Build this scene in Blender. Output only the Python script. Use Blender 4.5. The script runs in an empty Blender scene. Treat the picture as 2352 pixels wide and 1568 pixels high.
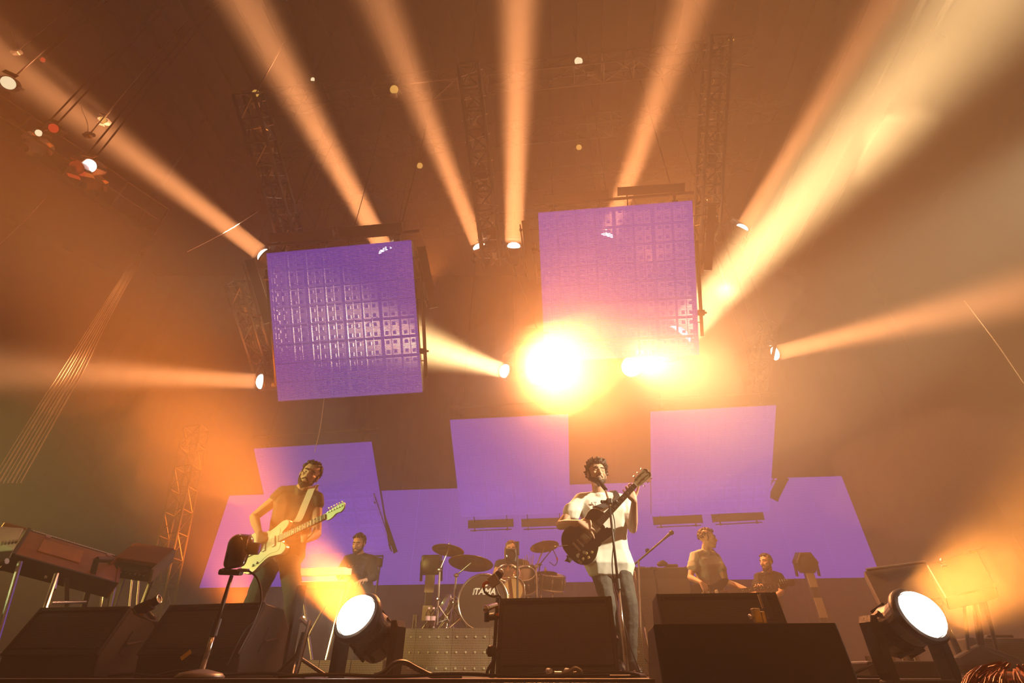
import bpy, bmesh, math, random
from mathutils import Vector, Matrix, Euler
R = math.radians
C = bpy.context.scene
COL = C.collection
rng = random.Random(7)

# ---------------------------------------------------------------- camera
F, TH = 1115.0, R(34.5)
CAMZ = 0.012
cam_d = bpy.data.cameras.new('camera'); cam = bpy.data.objects.new('camera', cam_d); COL.objects.link(cam)
cam_d.sensor_width = 36; cam_d.lens = F / 2352 * 36
cam.location = (0, 0, CAMZ); cam.rotation_euler = (R(90) + TH, 0, 0)
cam_d.clip_start = .05; cam_d.clip_end = 200
C.camera = cam
def P(x, y, Y):
    """world point at depth Y (metres into the stage) seen at photo pixel x, y"""
    u = (x - 1176) / F; v = (784 - y) / F
    yy = math.cos(TH) - v * math.sin(TH); zz = math.sin(TH) + v * math.cos(TH)
    return Vector((u / yy * Y, Y, zz / yy * Y + CAMZ))
def PZ(x, Y, z):
    """world point at depth Y and height z seen in pixel column x"""
    d = Y * math.cos(TH) + (z - CAMZ) * math.sin(TH)
    return Vector(((x - 1176) / F * d, Y, z))

# ---------------------------------------------------------------- world, exposure
C.view_settings.view_transform = 'Standard'; C.view_settings.look = 'None'
C.view_settings.gamma = 1; C.view_settings.use_curve_mapping = False
C.view_settings.exposure = 0.0
C.cycles.volume_bounces = 0; C.cycles.max_bounces = 5; C.cycles.transparent_max_bounces = 12
C.cycles.caustics_reflective = False; C.cycles.caustics_refractive = False
W = bpy.data.worlds.new('venue_air'); C.world = W; W.use_nodes = True
wn = W.node_tree.nodes; wl = W.node_tree.links
bg = wn['Background']; bg.inputs[0].default_value = (.30, .09, .02, 1); bg.inputs[1].default_value = 0.0
vs = wn.new('ShaderNodeVolumeScatter'); vs.inputs['Color'].default_value = (1, .90, .76, 1)
vs.inputs['Density'].default_value = 0.032; vs.inputs['Anisotropy'].default_value = 0.18
wl.new(vs.outputs[0], wn['World Output'].inputs['Volume'])

# ---------------------------------------------------------------- lights
def area(name, src, dst, size, spread, power, col):
    l = bpy.data.lights.new(name, 'AREA'); l.shape = 'DISK'; l.size = size; l.spread = R(spread)
    l.energy = power; l.color = col
    o = bpy.data.objects.new(name, l); COL.objects.link(o); o.location = src
    o.rotation_euler = (Vector(dst) - Vector(src)).to_track_quat('-Z', 'Y').to_euler()
    return o
def spot(name, src, dst, angle, power, col, rad=.15, blend=.6):
    l = bpy.data.lights.new(name, 'SPOT'); l.spot_size = R(angle); l.spot_blend = blend
    l.energy = power; l.color = col; l.shadow_soft_size = rad
    o = bpy.data.objects.new(name, l); COL.objects.link(o); o.location = src
    o.rotation_euler = (Vector(dst) - Vector(src)).to_track_quat('-Z', 'Y').to_euler()
    return o
AMB = (1, .38, .14)
YEL = (1, .64, .28)
# moving-head beams: lens position, a point the beam passes through, lens size, spread, power, colour
BEAMS = [
    (P(606, 586, 8.6), P(90, 190, 5.6), .42, 11, 230, AMB),
    (P(886, 578, 8.4), P(560, 0, 4.6), .46, 12, 290, AMB),
    (P(1101, 568, 9.4), P(870, 0, 4.8), .42, 12, 210, AMB),
    (P(1180, 566, 9.4), P(1192, 0, 4.6), .50, 11, 310, AMB),
    (P(1396, 545, 8.2), P(1590, 0, 4.6), .44, 12, 230, AMB),
    (P(1704, 524, 9.8), P(2000, 60, 5.6), .42, 12, 170, AMB),
    (P(1778, 812, 10.5), P(2352, 672, 7.0), .40, 15, 190, AMB),
    (P(600, 876, 10.0), P(0, 845, 7.5), .36, 14, 140, AMB),
    (P(1160, 852, 10.5), P(800, 740, 8.0), .40, 26, 560, YEL),
    (P(1560, 770, 10.0), P(2310, -60, 4.6), .9, 20, 1200, YEL),
]
for i, (s, d, sz, sp, pw, c) in enumerate(BEAMS):
    dr = (d - s).normalized()
    area("beam_light", s + dr * (.13 if sz < .8 else .22), d, sz, sp, pw, c)
BLIND = P(1240, 848, 7.9); BLIND2 = P(1450, 842, 8.6); BLIND_AIM = Vector((.4, 1, .6))
FL1 = P(818, 1412, 2.95); FL1A = P(560, 1090, 2.1)
FL2 = P(2117, 1410, 2.15); FL2A = P(2420, 1215, 1.58)
spot('blinder_light', BLIND + Vector((0, -.15, -.02)), (5.0, 1, 1.2), 152, 13500, (1, .30, .075), .3, 1.)
spot('blinder_light', BLIND2 + Vector((0, -.15, 0)), (8, 3, 4), 160, 4800, (1, .46, .17), .2, 1.)
area('floor_beam_light', FL1 + (FL1A - FL1).normalized() * .075, FL1A, .2, 25, 44, (1, .26, .03))
area('floor_beam_light', FL2 + (FL2A - FL2).normalized() * .06, FL2A, .22, 34, 45, (1, .36, .07))
# key lights from both sides; the washes are added to colour the haze
spot('front_key_light', (6.4, 1.0, 4.4), (.75, 4.7, 1.2), 20, 7500, (1, .80, .48), .15, .7)
spot('front_key_light', (-6.2, 1.2, 1.5), (-1.8, 4.7, 1.2), 28, 800, (.95, 1, .36), .15, .7)
spot('added_front_wash', (0, -3, 6.5), (0, 7, 1), 80, 130, (1, .38, .11), .3, .9)  # wide spot added from over the crowd to lift the haze
spot('added_side_wash', (7.6, 4.6, 1.0), (4.2, 2.2, 4.0), 80, 1500, (1, .62, .24), .2, 1.)  # unseen spot added for the golden glow at the right edge
ADDED_WASH = P(560, 1425, 8.6)  # place of the unseen spot added to turn the left haze orange
spot('added_back_wash', ADDED_WASH, P(470, 985, 8.4), 78, 17000, (1, .20, .02), .15, 1.)
spot('added_side_wash', (-7.4, 2.6, 1.0), (-3.6, 6.5, 1.9), 70, 2600, (1, .60, .13), .2, 1.)  # unseen spot added for the olive haze low on the left
spot('added_roof_wash', (3.6, 9.6, 9.0), (5.5, 5, 14), 130, 1500, (1, .33, .08), .2, 1.)  # unseen spot added to tint the haze under the roof
spot('added_roof_wash', (-2.2, 9.6, 8.5), (-1.0, 6, 13), 110, 700, (1, .26, .05), .2, 1.)  # second added spot for the upper haze, nearer the left

# ---------------------------------------------------------------- materials
MATS = {}
def mat(name, col, rough=.5, metal=0., vary=.12, scale=18., bump=0., coat=0., sheen=0.):
    if name in MATS: return MATS[name]
    m = bpy.data.materials.new(name); m.use_nodes = True; n = m.node_tree.nodes; l = m.node_tree.links
    b = n['Principled BSDF']; b.inputs['Roughness'].default_value = rough; b.inputs['Metallic'].default_value = metal
    b.inputs['Coat Weight'].default_value = coat
    tc = n.new('ShaderNodeTexCoord'); nz = n.new('ShaderNodeTexNoise'); nz.inputs['Scale'].default_value = scale
    nz.inputs['Detail'].default_value = 3
    l.new(tc.outputs['Object'], nz.inputs['Vector'])
    mx = n.new('ShaderNodeMix'); mx.data_type = 'RGBA'
    mx.inputs[6].default_value = (*[c * (1 - vary) for c in col], 1); mx.inputs[7].default_value = (*[min(1, c * (1 + vary)) for c in col], 1)
    l.new(nz.outputs[0], mx.inputs[0]); l.new(mx.outputs[2], b.inputs['Base Color'])
    if bump:
        bp = n.new('ShaderNodeBump'); bp.inputs['Strength'].default_value = bump; bp.inputs['Distance'].default_value = .01
        l.new(nz.outputs[0], bp.inputs['Height']); l.new(bp.outputs[0], b.inputs['Normal'])
    MATS[name] = m; return m
def emit(name, col, strength):
    if name in MATS: return MATS[name]
    m = bpy.data.materials.new(name); m.use_nodes = True; n = m.node_tree.nodes
    b = n['Principled BSDF']; b.inputs['Base Color'].default_value = (.02, .02, .02, 1)
    b.inputs['Emission Color'].default_value = (*col, 1); b.inputs['Emission Strength'].default_value = strength
    m.cycles.emission_sampling = 'NONE'
    MATS[name] = m; return m
def glass(name, col, rough=.05):
    if name in MATS: return MATS[name]
    m = bpy.data.materials.new(name); m.use_nodes = True; n = m.node_tree.nodes; l = m.node_tree.links
    tr = n.new('ShaderNodeBsdfTransparent'); tr.inputs[0].default_value = (*col, 1)
    gl = n.new('ShaderNodeBsdfGlossy'); gl.inputs['Roughness'].default_value = rough
    fr = n.new('ShaderNodeFresnel'); fr.inputs[0].default_value = 1.5 if rough < .2 else 1.15
    mx = n.new('ShaderNodeMixShader'); l.new(fr.outputs[0], mx.inputs[0]); l.new(tr.outputs[0], mx.inputs[1]); l.new(gl.outputs[0], mx.inputs[2])
    l.new(mx.outputs[0], n['Material Output'].inputs['Surface'])
    MATS[name] = m; return m
def dots_node(n, l, pitch, plane='XZ', power=1.):
    """0..1 round-dot pattern of the given pitch in object space"""
    tc = n.new('ShaderNodeTexCoord'); sp = n.new('ShaderNodeSeparateXYZ'); l.new(tc.outputs['Object'], sp.inputs[0])
    outs = []
    for ax in plane:
        k = 'XYZ'.index(ax)
        a = n.new('ShaderNodeMath'); a.operation = 'MULTIPLY'; a.inputs[1].default_value = math.pi * 2 / pitch
        l.new(sp.outputs[k], a.inputs[0])
        c = n.new('ShaderNodeMath'); c.operation = 'COSINE'; l.new(a.outputs[0], c.inputs[0])
        outs.append(c)
    return outs
def led_mat(name, col, strength, pitch, see, plane='XZ', thr=-.25):
    """LED mesh: glowing dots on slats, open gaps between them"""
    m = bpy.data.materials.new(name); m.use_nodes = True; n = m.node_tree.nodes; l = m.node_tree.links
    b = n['Principled BSDF']; b.inputs['Base Color'].default_value = (.02, .015, .02, 1); b.inputs['Roughness'].default_value = .6
    cx, cz = dots_node(n, l, pitch, plane)
    s = n.new('ShaderNodeMath'); s.operation = 'ADD'; l.new(cx.outputs[0], s.inputs[0]); l.new(cz.outputs[0], s.inputs[1])
    mr = n.new('ShaderNodeMapRange'); mr.inputs[1].default_value = thr - .5; mr.inputs[2].default_value = thr + .7
    mr.inputs[3].default_value = .25; mr.inputs[4].default_value = 1.
    l.new(s.outputs[0], mr.inputs[0])
    e = n.new('ShaderNodeMath'); e.operation = 'MULTIPLY'; e.inputs[1].default_value = strength; l.new(mr.outputs[0], e.inputs[0])
    b.inputs['Emission Color'].default_value = (*col, 1); l.new(e.outputs[0], b.inputs['Emission Strength'])
    tr = n.new('ShaderNodeBsdfTransparent')
    if see > 0:
        # open gaps between the slats: a horizontal band of each pitch
        g = n.new('ShaderNodeMapRange'); g.inputs[1].default_value = -.7; g.inputs[2].default_value = .45
        g.inputs[3].default_value = see; g.inputs[4].default_value = 0; l.new(cz.outputs[0], g.inputs[0])
        mx = n.new('ShaderNodeMixShader'); l.new(g.outputs[0], mx.inputs[0]); l.new(b.outputs[0], mx.inputs[1]); l.new(tr.outputs[0], mx.inputs[2])
        l.new(mx.outputs[0], n['Material Output'].inputs['Surface'])
    m.cycles.emission_sampling = 'NONE'
    MATS[name] = m; return m
def grille_mat(name, hole, bar, pitch, plane='XZ', rough=.5, thr=.1):
    m = bpy.data.materials.new(name); m.use_nodes = True; n = m.node_tree.nodes; l = m.node_tree.links
    b = n['Principled BSDF']; b.inputs['Roughness'].default_value = rough
    cx, cz = dots_node(n, l, pitch, plane)
    s = n.new('ShaderNodeMath'); s.operation = 'ADD'; l.new(cx.outputs[0], s.inputs[0]); l.new(cz.outputs[0], s.inputs[1])
    mr = n.new('ShaderNodeMapRange'); mr.inputs[1].default_value = thr - .3; mr.inputs[2].default_value = thr + .3
    l.new(s.outputs[0], mr.inputs[0])
    mx = n.new('ShaderNodeMix'); mx.data_type = 'RGBA'; mx.inputs[6].default_value = (*bar, 1); mx.inputs[7].default_value = (*hole, 1)
    l.new(mr.outputs[0], mx.inputs[0]); l.new(mx.outputs[2], b.inputs['Base Color'])
    MATS[name] = m; return m
BLACK = mat('black_paint', (.018, .016, .016), .45, bump=.15, scale=60)
CAB = mat('cabinet_texture_paint', (.022, .017, .015), .65, bump=.12, scale=300)
RUB = mat('black_rubber', (.015, .014, .014), .6)
DRAPE = mat('black_drape', (.009, .006, .005), .95, scale=2, vary=.3)
ROOF = mat('dark_roof_steel', (.012, .008, .007), .9, .0, scale=3, vary=.3)
DECK = mat('stage_deck', (.03, .024, .02), .5, scale=4, vary=.3, bump=.2)
CHROME = mat('chrome', (.8, .78, .74), .18, 1., vary=.04)
ALU = mat('aluminium_tube', (.5, .47, .44), .35, .9, vary=.1)
DALU = mat('dark_truss_steel', (.045, .035, .03), .5, .4, vary=.2)
BRONZE = mat('cymbal_bronze', (.30, .17, .06), .3, .9, vary=.2, scale=40)
SKIN = mat('skin', (.62, .38, .27), .55, vary=.06, scale=30)
SKIN2 = mat('skin_darker', (.55, .32, .22), .6, vary=.06, scale=30)  # darker skin tone for the figure in the crowd
HAIR = mat('dark_brown_hair', (.045, .024, .014), .55, vary=.4, scale=90, bump=.6)
HAIR2 = mat('light_brown_hair', (.22, .11, .05), .6, vary=.4, scale=90, bump=.5)
WTEE = mat('white_cotton', (.80, .79, .74), .85, vary=.05, scale=12, bump=.2)
GTEE = mat('grey_cotton', (.42, .42, .36), .9, vary=.08, scale=12, bump=.2)
DTEE = mat('dark_grey_cotton', (.14, .11, .09), .9, vary=.12, scale=12, bump=.2)
BSHIRT = mat('black_cotton', (.025, .022, .022), .9, vary=.2, scale=14, bump=.2)
JEAN = mat('washed_black_denim', (.075, .07, .062), .9, vary=.25, scale=60, bump=.3)
SHOE = mat('black_leather', (.02, .018, .018), .4)
WHITE = mat('white_plastic', (.75, .74, .68), .4, vary=.05)
CREAM = mat('cream_lacquer', (.72, .78, .58), .22, vary=.04, coat=.4)
GLOSSB = mat('gloss_black_lacquer', (.012, .01, .01), .12, vary=.1, coat=.6)
WOODD = mat('rosewood', (.06, .03, .018), .45, vary=.3, scale=50)
WOOD = mat('orange_brown_wood', (.36, .13, .035), .45, vary=.35, scale=9)
RWOOD = mat('red_brown_wood', (.28, .085, .035), .4, vary=.3, scale=9)
PANELG = mat('beige_panel', (.36, .30, .20), .6, vary=.1)
ORANGE = mat('orange_tape', (.9, .22, .02), .6)
YELLOWT = mat('yellow_tape', (.8, .45, .03), .6)
STRAP = mat('white_webbing', (.78, .76, .70), .8, vary=.06)
CABLE = mat('black_cable', (.02, .018, .016), .5)
AMPC = mat('amplifier_covering', (.045, .035, .03), .8, bump=.4, scale=150)
GRILLE = grille_mat('perforated_grille', (.004, .003, .003), (.075, .06, .05), .0085)
AMPG = grille_mat('woven_amp_cloth', (.03, .022, .018), (.09, .07, .055), .012)
LENS = emit('lit_lens', (1, .86, .62), 14)
LENSB = emit('foreground_lens', (1, .9, .72), 20)
PUR = (.20, .075, .60)

# ---------------------------------------------------------------- mesh helpers
def lk(o, parent=None):
    COL.objects.link(o)
    return o
class MB:
    def __init__(s, M=None): s.b = bmesh.new(); s.M = M or Matrix.Identity(4)
    def _tf(s, vs, m):
        m = s.M @ m
        for v in vs: v.co = m @ v.co
    def box(s, c, d, rot=None, bev=0):
        r = bmesh.ops.create_cube(s.b, size=1); vs = r['verts']
        for v in vs: v.co = Vector((v.co.x * d[0], v.co.y * d[1], v.co.z * d[2]))
        if bev:
            es = {e for v in vs for e in v.link_edges}
            g = bmesh.ops.bevel(s.b, geom=list(es), offset=bev, segments=2, affect='EDGES', profile=.5)
            vs = list({v for v in g['verts']} | {v for v in vs if v.is_valid})
        m = Matrix.Translation(c) @ (rot.to_4x4() if rot else Matrix.Identity(4))
        s._tf(vs, m); return s
    def cyl(s, a, b, r, r2=None, seg=10, caps=True):
        a, b = Vector(a), Vector(b); d = b - a; L = d.length
        if L < 1e-6: return s
        g = bmesh.ops.create_cone(s.b, cap_ends=caps, segments=seg, radius1=r, radius2=r if r2 is None else r2, depth=L)
        m = Matrix.Translation((a + b) / 2) @ d.to_track_quat('Z', 'Y').to_matrix().to_4x4()
        s._tf(g['verts'], m); return s
    def ball(s, c, r, seg=12, sc=(1, 1, 1), rot=None):
        g = bmesh.ops.create_uvsphere(s.b, u_segments=seg, v_segments=max(6, seg // 2 + 2), radius=r)
        for v in g['verts']: v.co = Vector((v.co.x * sc[0], v.co.y * sc[1], v.co.z * sc[2]))
        s._tf(g['verts'], Matrix.Translation(c) @ (rot.to_4x4() if rot else Matrix.Identity(4))); return s
    def cap(s, a, b, r1, r2=None, seg=12):
        """closed tapered capsule"""
        r2 = r1 if r2 is None else r2
        s.hull([(a, r1), (b, r2)], seg); return s
    def hull(s, sph, seg=10):
        pts = []
        for c, r in sph:
            c = Vector(c)
            n = 4
            for i in range(n + 1):
                ph = math.pi * i / n
                k = seg if 0 < i < n else 1
                for j in range(k):
                    t = 2 * math.pi * j / k
                    pts.append(c + Vector((math.sin(ph) * math.cos(t), math.sin(ph) * math.sin(t), math.cos(ph))) * r)
        vs = [s.b.verts.new(s.M @ p) for p in pts]
        g = bmesh.ops.convex_hull(s.b, input=vs, use_existing_faces=False)
        dead = [e for e in g['geom_interior'] + g['geom_unused'] if isinstance(e, bmesh.types.BMVert) and e.is_valid and not e.link_faces]
        if dead: bmesh.ops.delete(s.b, geom=list(set(dead)), context='VERTS')
        return s
    def lathe(s, prof, M=None, seg=24):
        """profile of (r, z) round local Z"""
        m = s.M @ (M or Matrix.Identity(4)); rings = []
        for r, z in prof:
            if r < 1e-5: rings.append([s.b.verts.new(m @ Vector((0, 0, z)))])
            else: rings.append([s.b.verts.new(m @ Vector((r * math.cos(2 * math.pi * i / seg), r * math.sin(2 * math.pi * i / seg), z))) for i in range(seg)])
        for A, B in zip(rings, rings[1:]):
            for i in range(seg):
                j = (i + 1) % seg
                q = [A[i % len(A)], A[j % len(A)], B[j % len(B)], B[i % len(B)]]
                u = []
                for v in q:
                    if v not in u: u.append(v)
                if len(u) > 2:
                    try: s.b.faces.new(u)
                    except ValueError: pass
        return s
    def prism(s, pts, z0, z1, M=None, bev=0):
        m = s.M @ (M or Matrix.Identity(4))
        a = [s.b.verts.new(Vector((x, y, z0))) for x, y in pts]; c = [s.b.verts.new(Vector((x, y, z1))) for x, y in pts]
        n = len(pts); fs = [s.b.faces.new(a[::-1]), s.b.faces.new(c)]
        for i in range(n): fs.append(s.b.faces.new([a[i], a[(i + 1) % n], c[(i + 1) % n], c[i]]))
        vs = a + c
        if bev:
            es = list(fs[0].edges) + list(fs[1].edges)
            g = bmesh.ops.bevel(s.b, geom=es, offset=bev, segments=3, affect='EDGES', profile=.5)
            vs = list({v for v in g['verts']} | {v for v in vs if v.is_valid})
        for v in vs: v.co = m @ v.co
        return s
    def tube(s, pts, r, seg=6, closed=False):
        pts = [Vector(p) for p in pts]; rings = []; N = len(pts)
        up = None
        for i, p in enumerate(pts):
            if closed: t = (pts[(i + 1) % N] - pts[i - 1]).normalized()
            else: t = (pts[min(i + 1, N - 1)] - pts[max(i - 1, 0)]).normalized()
            if up is None: up = t.orthogonal().normalized()
            else:
                up = up - t * up.dot(t); up = up.normalized() if up.length > 1e-5 else t.orthogonal().normalized()
            w = t.cross(up)
            rings.append([s.b.verts.new(s.M @ (p + (up * math.cos(2 * math.pi * k / seg) + w * math.sin(2 * math.pi * k / seg)) * r)) for k in range(seg)])
        for i in range(N if closed else N - 1):
            A, B = rings[i], rings[(i + 1) % N]
            for k in range(seg): s.b.faces.new([A[k], A[(k + 1) % seg], B[(k + 1) % seg], B[k]])
        if not closed: s.b.faces.new(rings[0][::-1]); s.b.faces.new(rings[-1])
        return s
    def quad(s, a, b, c, d):
        s.b.faces.new([s.b.verts.new(s.M @ Vector(p)) for p in (a, b, c, d)]); return s
    def build(s, name, m, parent=None, frame=None, smooth=False, kind=None, remesh=0, noise=None):
        bmesh.ops.recalc_face_normals(s.b, faces=s.b.faces)
        if frame is None:
            if parent is not None: frame = parent.matrix_world.copy()
            else:
                lo = Vector((1e9,) * 3); hi = -lo
                for v in s.b.verts:
                    for k in range(3): lo[k] = min(lo[k], v.co[k]); hi[k] = max(hi[k], v.co[k])
                frame = Matrix.Translation(((lo.x + hi.x) / 2, (lo.y + hi.y) / 2, lo.z))
        inv = frame.inverted(); s.b.transform(inv)
        me = bpy.data.meshes.new(name); s.b.to_mesh(me); s.b.free()
        if remesh:
            o = bpy.data.objects.new('tmp', me); COL.objects.link(o)
            md = o.modifiers.new('r', 'REMESH'); md.mode = 'VOXEL'; md.voxel_size = remesh; md.use_smooth_shade = True
            sm = o.modifiers.new('s', 'SMOOTH'); sm.factor = .5; sm.iterations = 3
            dg = bpy.context.evaluated_depsgraph_get()
            m2 = bpy.data.meshes.new_from_object(o.evaluated_get(dg)); bpy.data.objects.remove(o); bpy.data.meshes.remove(me); me = m2; me.name = name
            smooth = True
        if noise:
            amp, fr, st = noise
            from mathutils import noise as nz
            nr = [v.normal.copy() for v in me.vertices]
            for v, nn in zip(me.vertices, nr):
                q = Vector((v.co.x * fr, v.co.y * fr, v.co.z * fr * st))
                v.co += nn * amp * (nz.noise(q) + .5 * nz.noise(q * 2.3)) if amp < .0065 else nn * amp * (.8 * nz.noise(q * .7) + .9 - 2.0 * abs(nz.noise(q * 1.1 + Vector((3, 1, 2)))) - .8 * abs(nz.noise(q * 2.4)))
        me.materials.clear(); me.materials.append(m)
        if smooth: me.polygons.foreach_set('use_smooth', [True] * len(me.polygons))
        o = bpy.data.objects.new(name, me); COL.objects.link(o)
        place(o, parent, frame)
        if kind: o['kind'] = kind
        return o
def place(o, parent, M):
    if parent is not None:
        o.parent = parent; o.matrix_parent_inverse = parent.matrix_world.inverted()
    o.matrix_basis = M; o.matrix_world = M
def tag(o, label, cat, group=None):
    o['label'] = label; o['category'] = cat
    if group: o['group'] = group
    return o
def thing(name, label, cat, loc=(0, 0, 0), group=None, M=None):
    o = bpy.data.objects.new(name, None); o.empty_display_size = .1; COL.objects.link(o)
    M = M or Matrix.Translation(Vector(loc)); place(o, None, M)
    return tag(o, label, cat, group)
def struct(o, kind='structure'): o['kind'] = kind; return o
def share(src, name, M, parent, scale=None):
    """another piece alike src, sharing its mesh"""
    o = bpy.data.objects.new(name, src.data); COL.objects.link(o); place(o, parent, M); return o
def frame(o, x, y):
    x = Vector(x).normalized(); y = Vector(y); y = (y - x * y.dot(x)).normalized(); z = x.cross(y)
    m = Matrix((x, y, z)).transposed().to_4x4(); m.translation = Vector(o); return m
def zframe(o, z, hint=(0, 0, 1)):
    z = Vector(z).normalized(); h = Vector(hint)
    if abs(h.normalized().dot(z)) > .97: h = Vector((1, 0, 0))
    x = h.cross(z).normalized(); y = z.cross(x)
    m = Matrix((x, y, z)).transposed().to_4x4(); m.translation = Vector(o); return m
def spline(pts, n=8, closed=False):
    P_ = [Vector(p) for p in pts]; out = []; N = len(P_)
    for i in range(N if closed else N - 1):
        if closed: a, b, c, d = P_[i - 1], P_[i], P_[(i + 1) % N], P_[(i + 2) % N]
        else: a, b, c, d = P_[max(i - 1, 0)], P_[i], P_[i + 1], P_[min(i + 2, N - 1)]
        for k in range(n):
            t = k / n
            out.append(.5 * ((2 * b) + (c - a) * t + (2 * a - 5 * b + 4 * c - d) * t * t + (3 * b - a - 3 * c + d) * t ** 3))
    if not closed: out.append(P_[-1])
    return out
def lettering(txt, size, M, m, parent, depth=.001, shear=0, name='lettering', offset=0.):
    cu = bpy.data.curves.new('t', 'FONT'); cu.body = txt; cu.size = size; cu.extrude = depth; cu.shear = shear
    cu.offset = offset; cu.align_x = 'CENTER'; cu.align_y = 'CENTER'
    o = bpy.data.objects.new('t', cu); COL.objects.link(o)
    me = bpy.data.meshes.new_from_object(o.evaluated_get(bpy.context.evaluated_depsgraph_get())); bpy.data.objects.remove(o)
    me.materials.clear(); me.materials.append(m)
    q = bpy.data.objects.new(name, me); COL.objects.link(q); place(q, parent, M); return q
def ypr(c, yaw, pitch, roll=0):
    return Matrix.Translation(c) @ Matrix.Rotation(R(yaw), 4, 'Z') @ Matrix.Rotation(R(pitch), 4, 'X') @ Matrix.Rotation(R(roll), 4, 'Y')

# ================================================================ SETTING
b = MB(); b.box((0, 9.65, -.25), (34, 14.7, .5)); fl = struct(b.build('floor', DECK))
b = MB(); b.box((0, 2.03, -.42), (34, .54, .3)); struct(b.build('trim_ledge', DECK))
b = MB(); b.box((0, -3.2, -1.85), (34, 9.9, .2)); struct(b.build('floor_pit', DECK))
b = MB(); b.box((0, 17.2, 7.6), (34, .4, 15.4)); wb = struct(b.build('wall_back', DRAPE))
b = MB(); b.box((-16.8, 4, 7.6), (.4, 26, 15.4)); struct(b.build('wall_left', DRAPE))
b = MB(); b.box((16.8, 4, 7.6), (.4, 26, 15.4)); struct(b.build('wall_right', DRAPE))
b = MB(); b.box((0, 4, 15.4), (34, 26, .2)); ce = struct(b.build('ceiling', ROOF))
# roof purlins run into the stage
b = MB(); b.box((0, 0, 0), (.07, 24, .16)); fr0 = Matrix.Translation((-12, 4.5, 15.1)) @ Matrix.Rotation(R(-6), 4, 'Z')
b.M = fr0; b2 = MB(fr0); b2.box((0, 0, 0), (.07, 24, .16)); b.b.free()
p0 = b2.build('roof_purlin', mat('dull_purlin_steel', (.022, .014, .011), .8), ce, frame=fr0)
for i in range(1, 34):
    share(p0, 'roof_purlin', Matrix.Translation((-12 + i * .72, 4.5, 15.1)) @ Matrix.Rotation(R(-6), 4, 'Z'), ce)
# drape pleats hang on the back wall
for i in range(40):
    pass
b = MB()
pts = []
for i in range(321):
    x = -16.5 + i * 33 / 320; pts.append((x, 16.75 + .035 * math.sin(i * .55) + .02 * math.sin(i * .9 + 1)))
for (x0, y0), (x1, y1) in zip(pts, pts[1:]): b.quad((x0, y0, 0), (x1, y1, 0), (x1, y1, 15.2), (x0, y0, 15.2))
b.build('drape_pleats', DRAPE, wb, smooth=True, kind='stuff')

# horizontal box trusses across the roof
def truss_mesh(L, w, r, step):
    ch = MB(); ch.cyl((0, 0, 0), (L, 0, 0), r, seg=8)
    br = MB(); n = int(L / step); cs = [(0, 0), (w, 0), (w, w), (0, w)]
    for i in range(n):
        x0, x1 = i * L / n, (i + 1) * L / n
        for k in range(4):
            a, c = cs[k], cs[(k + 1) % 4]
            if i % 2: a, c = c, a
            br.cyl((x0, a[0] - w / 2, a[1] - w / 2), (x1, c[0] - w / 2, c[1] - w / 2), r * .5, seg=5)
            br.cyl((x0, a[0] - w / 2, a[1] - w / 2), (x0, c[0] - w / 2, c[1] - w / 2), r * .5, seg=5)
    return ch, br
def make_truss(name, M, L, w, r, step, m, label, group=None):
    t = thing(name, label, 'truss', M=M, group=group)
    ch, br = truss_mesh(L, w, r, step)
    ch.M = M
    first = None
    for k, (a, c) in enumerate([(-w / 2, -w / 2), (w / 2, -w / 2), (w / 2, w / 2), (-w / 2, w / 2)]):
        fm = M @ Matrix.Translation((0, a, c))
        if first is None:
            ch.b.transform(M @ Matrix.Translation((0, a, c))); first = ch.build('chord', m, t, frame=fm, smooth=True)
        else: share(first, 'chord', fm, t)
    br.b.transform(M); br.build('bracing', m, t, kind='stuff')
    return t
RT = [(6.4, 12.6, 'front roof truss crossing above the whole stage, nearest the crowd'),
      (8.6, 13.6, 'second roof truss behind the front one, crossing in the dim haze'),
      (10.6, 13.9, 'third roof truss from the crowd, faint in the haze'),
      (12.6, 14.2, 'rearmost roof truss, faintest in the haze')]
for Y, Z, lb in RT:
    x0, x1 = (-7.2, 6.0) if Y < 7 else (-9, 8)
    make_truss('roof_truss', Matrix.Translation((x0, Y - x0 * .105, Z)) @ Matrix.Rotation(R(-6), 4, 'Z'), x1 - x0, .5, .028, .7, DALU, lb, 'roof trusses')

# ================================================================ VIDEO WALL
LEDW = led_mat('wall_led', PUR, 1.0, .026, 0, 'XZ', -.3)
VW = ypr((.219 * 1.1, 13.613 * 1.1, (3.178 - CAMZ) * 1.1 + CAMZ), -5.68, 0)
WW, WH = 17.3 * 1.1, 2.46 * 1.1
t = thing('video_wall', 'wide violet video wall low across the back of the stage', 'screen', M=VW)
p = None
NP = 18; pw = WW / NP
b = MB(VW); b.box((0, .02, 0), (pw - .004, .04, WH)); p = b.build('led_panel', LEDW, t)
p.matrix_basis = VW @ Matrix.Translation((-WW / 2 + pw / 2, 0, 0)); p.matrix_world = p.matrix_basis
for i in range(1, NP): share(p, 'led_panel', VW @ Matrix.Translation((-WW / 2 + pw * (i + .5), 0, 0)), t)
b = MB(VW)
for i in range(NP + 1): b.box((-WW / 2 + pw * i, .10, 0), (.05, .10, WH))
for z in (-1.3, 0, 1.3): b.box((0, .10, z), (WW, .08, .06))
for i in range(6): b.box((-7.5 + i * 3, .14, -2.40), (.08, .08, 2.1)); b.box((-7.5 + i * 3, .2, -3.46), (.08, .4, .05))
b.build('support_frame', BLACK, t)

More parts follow.
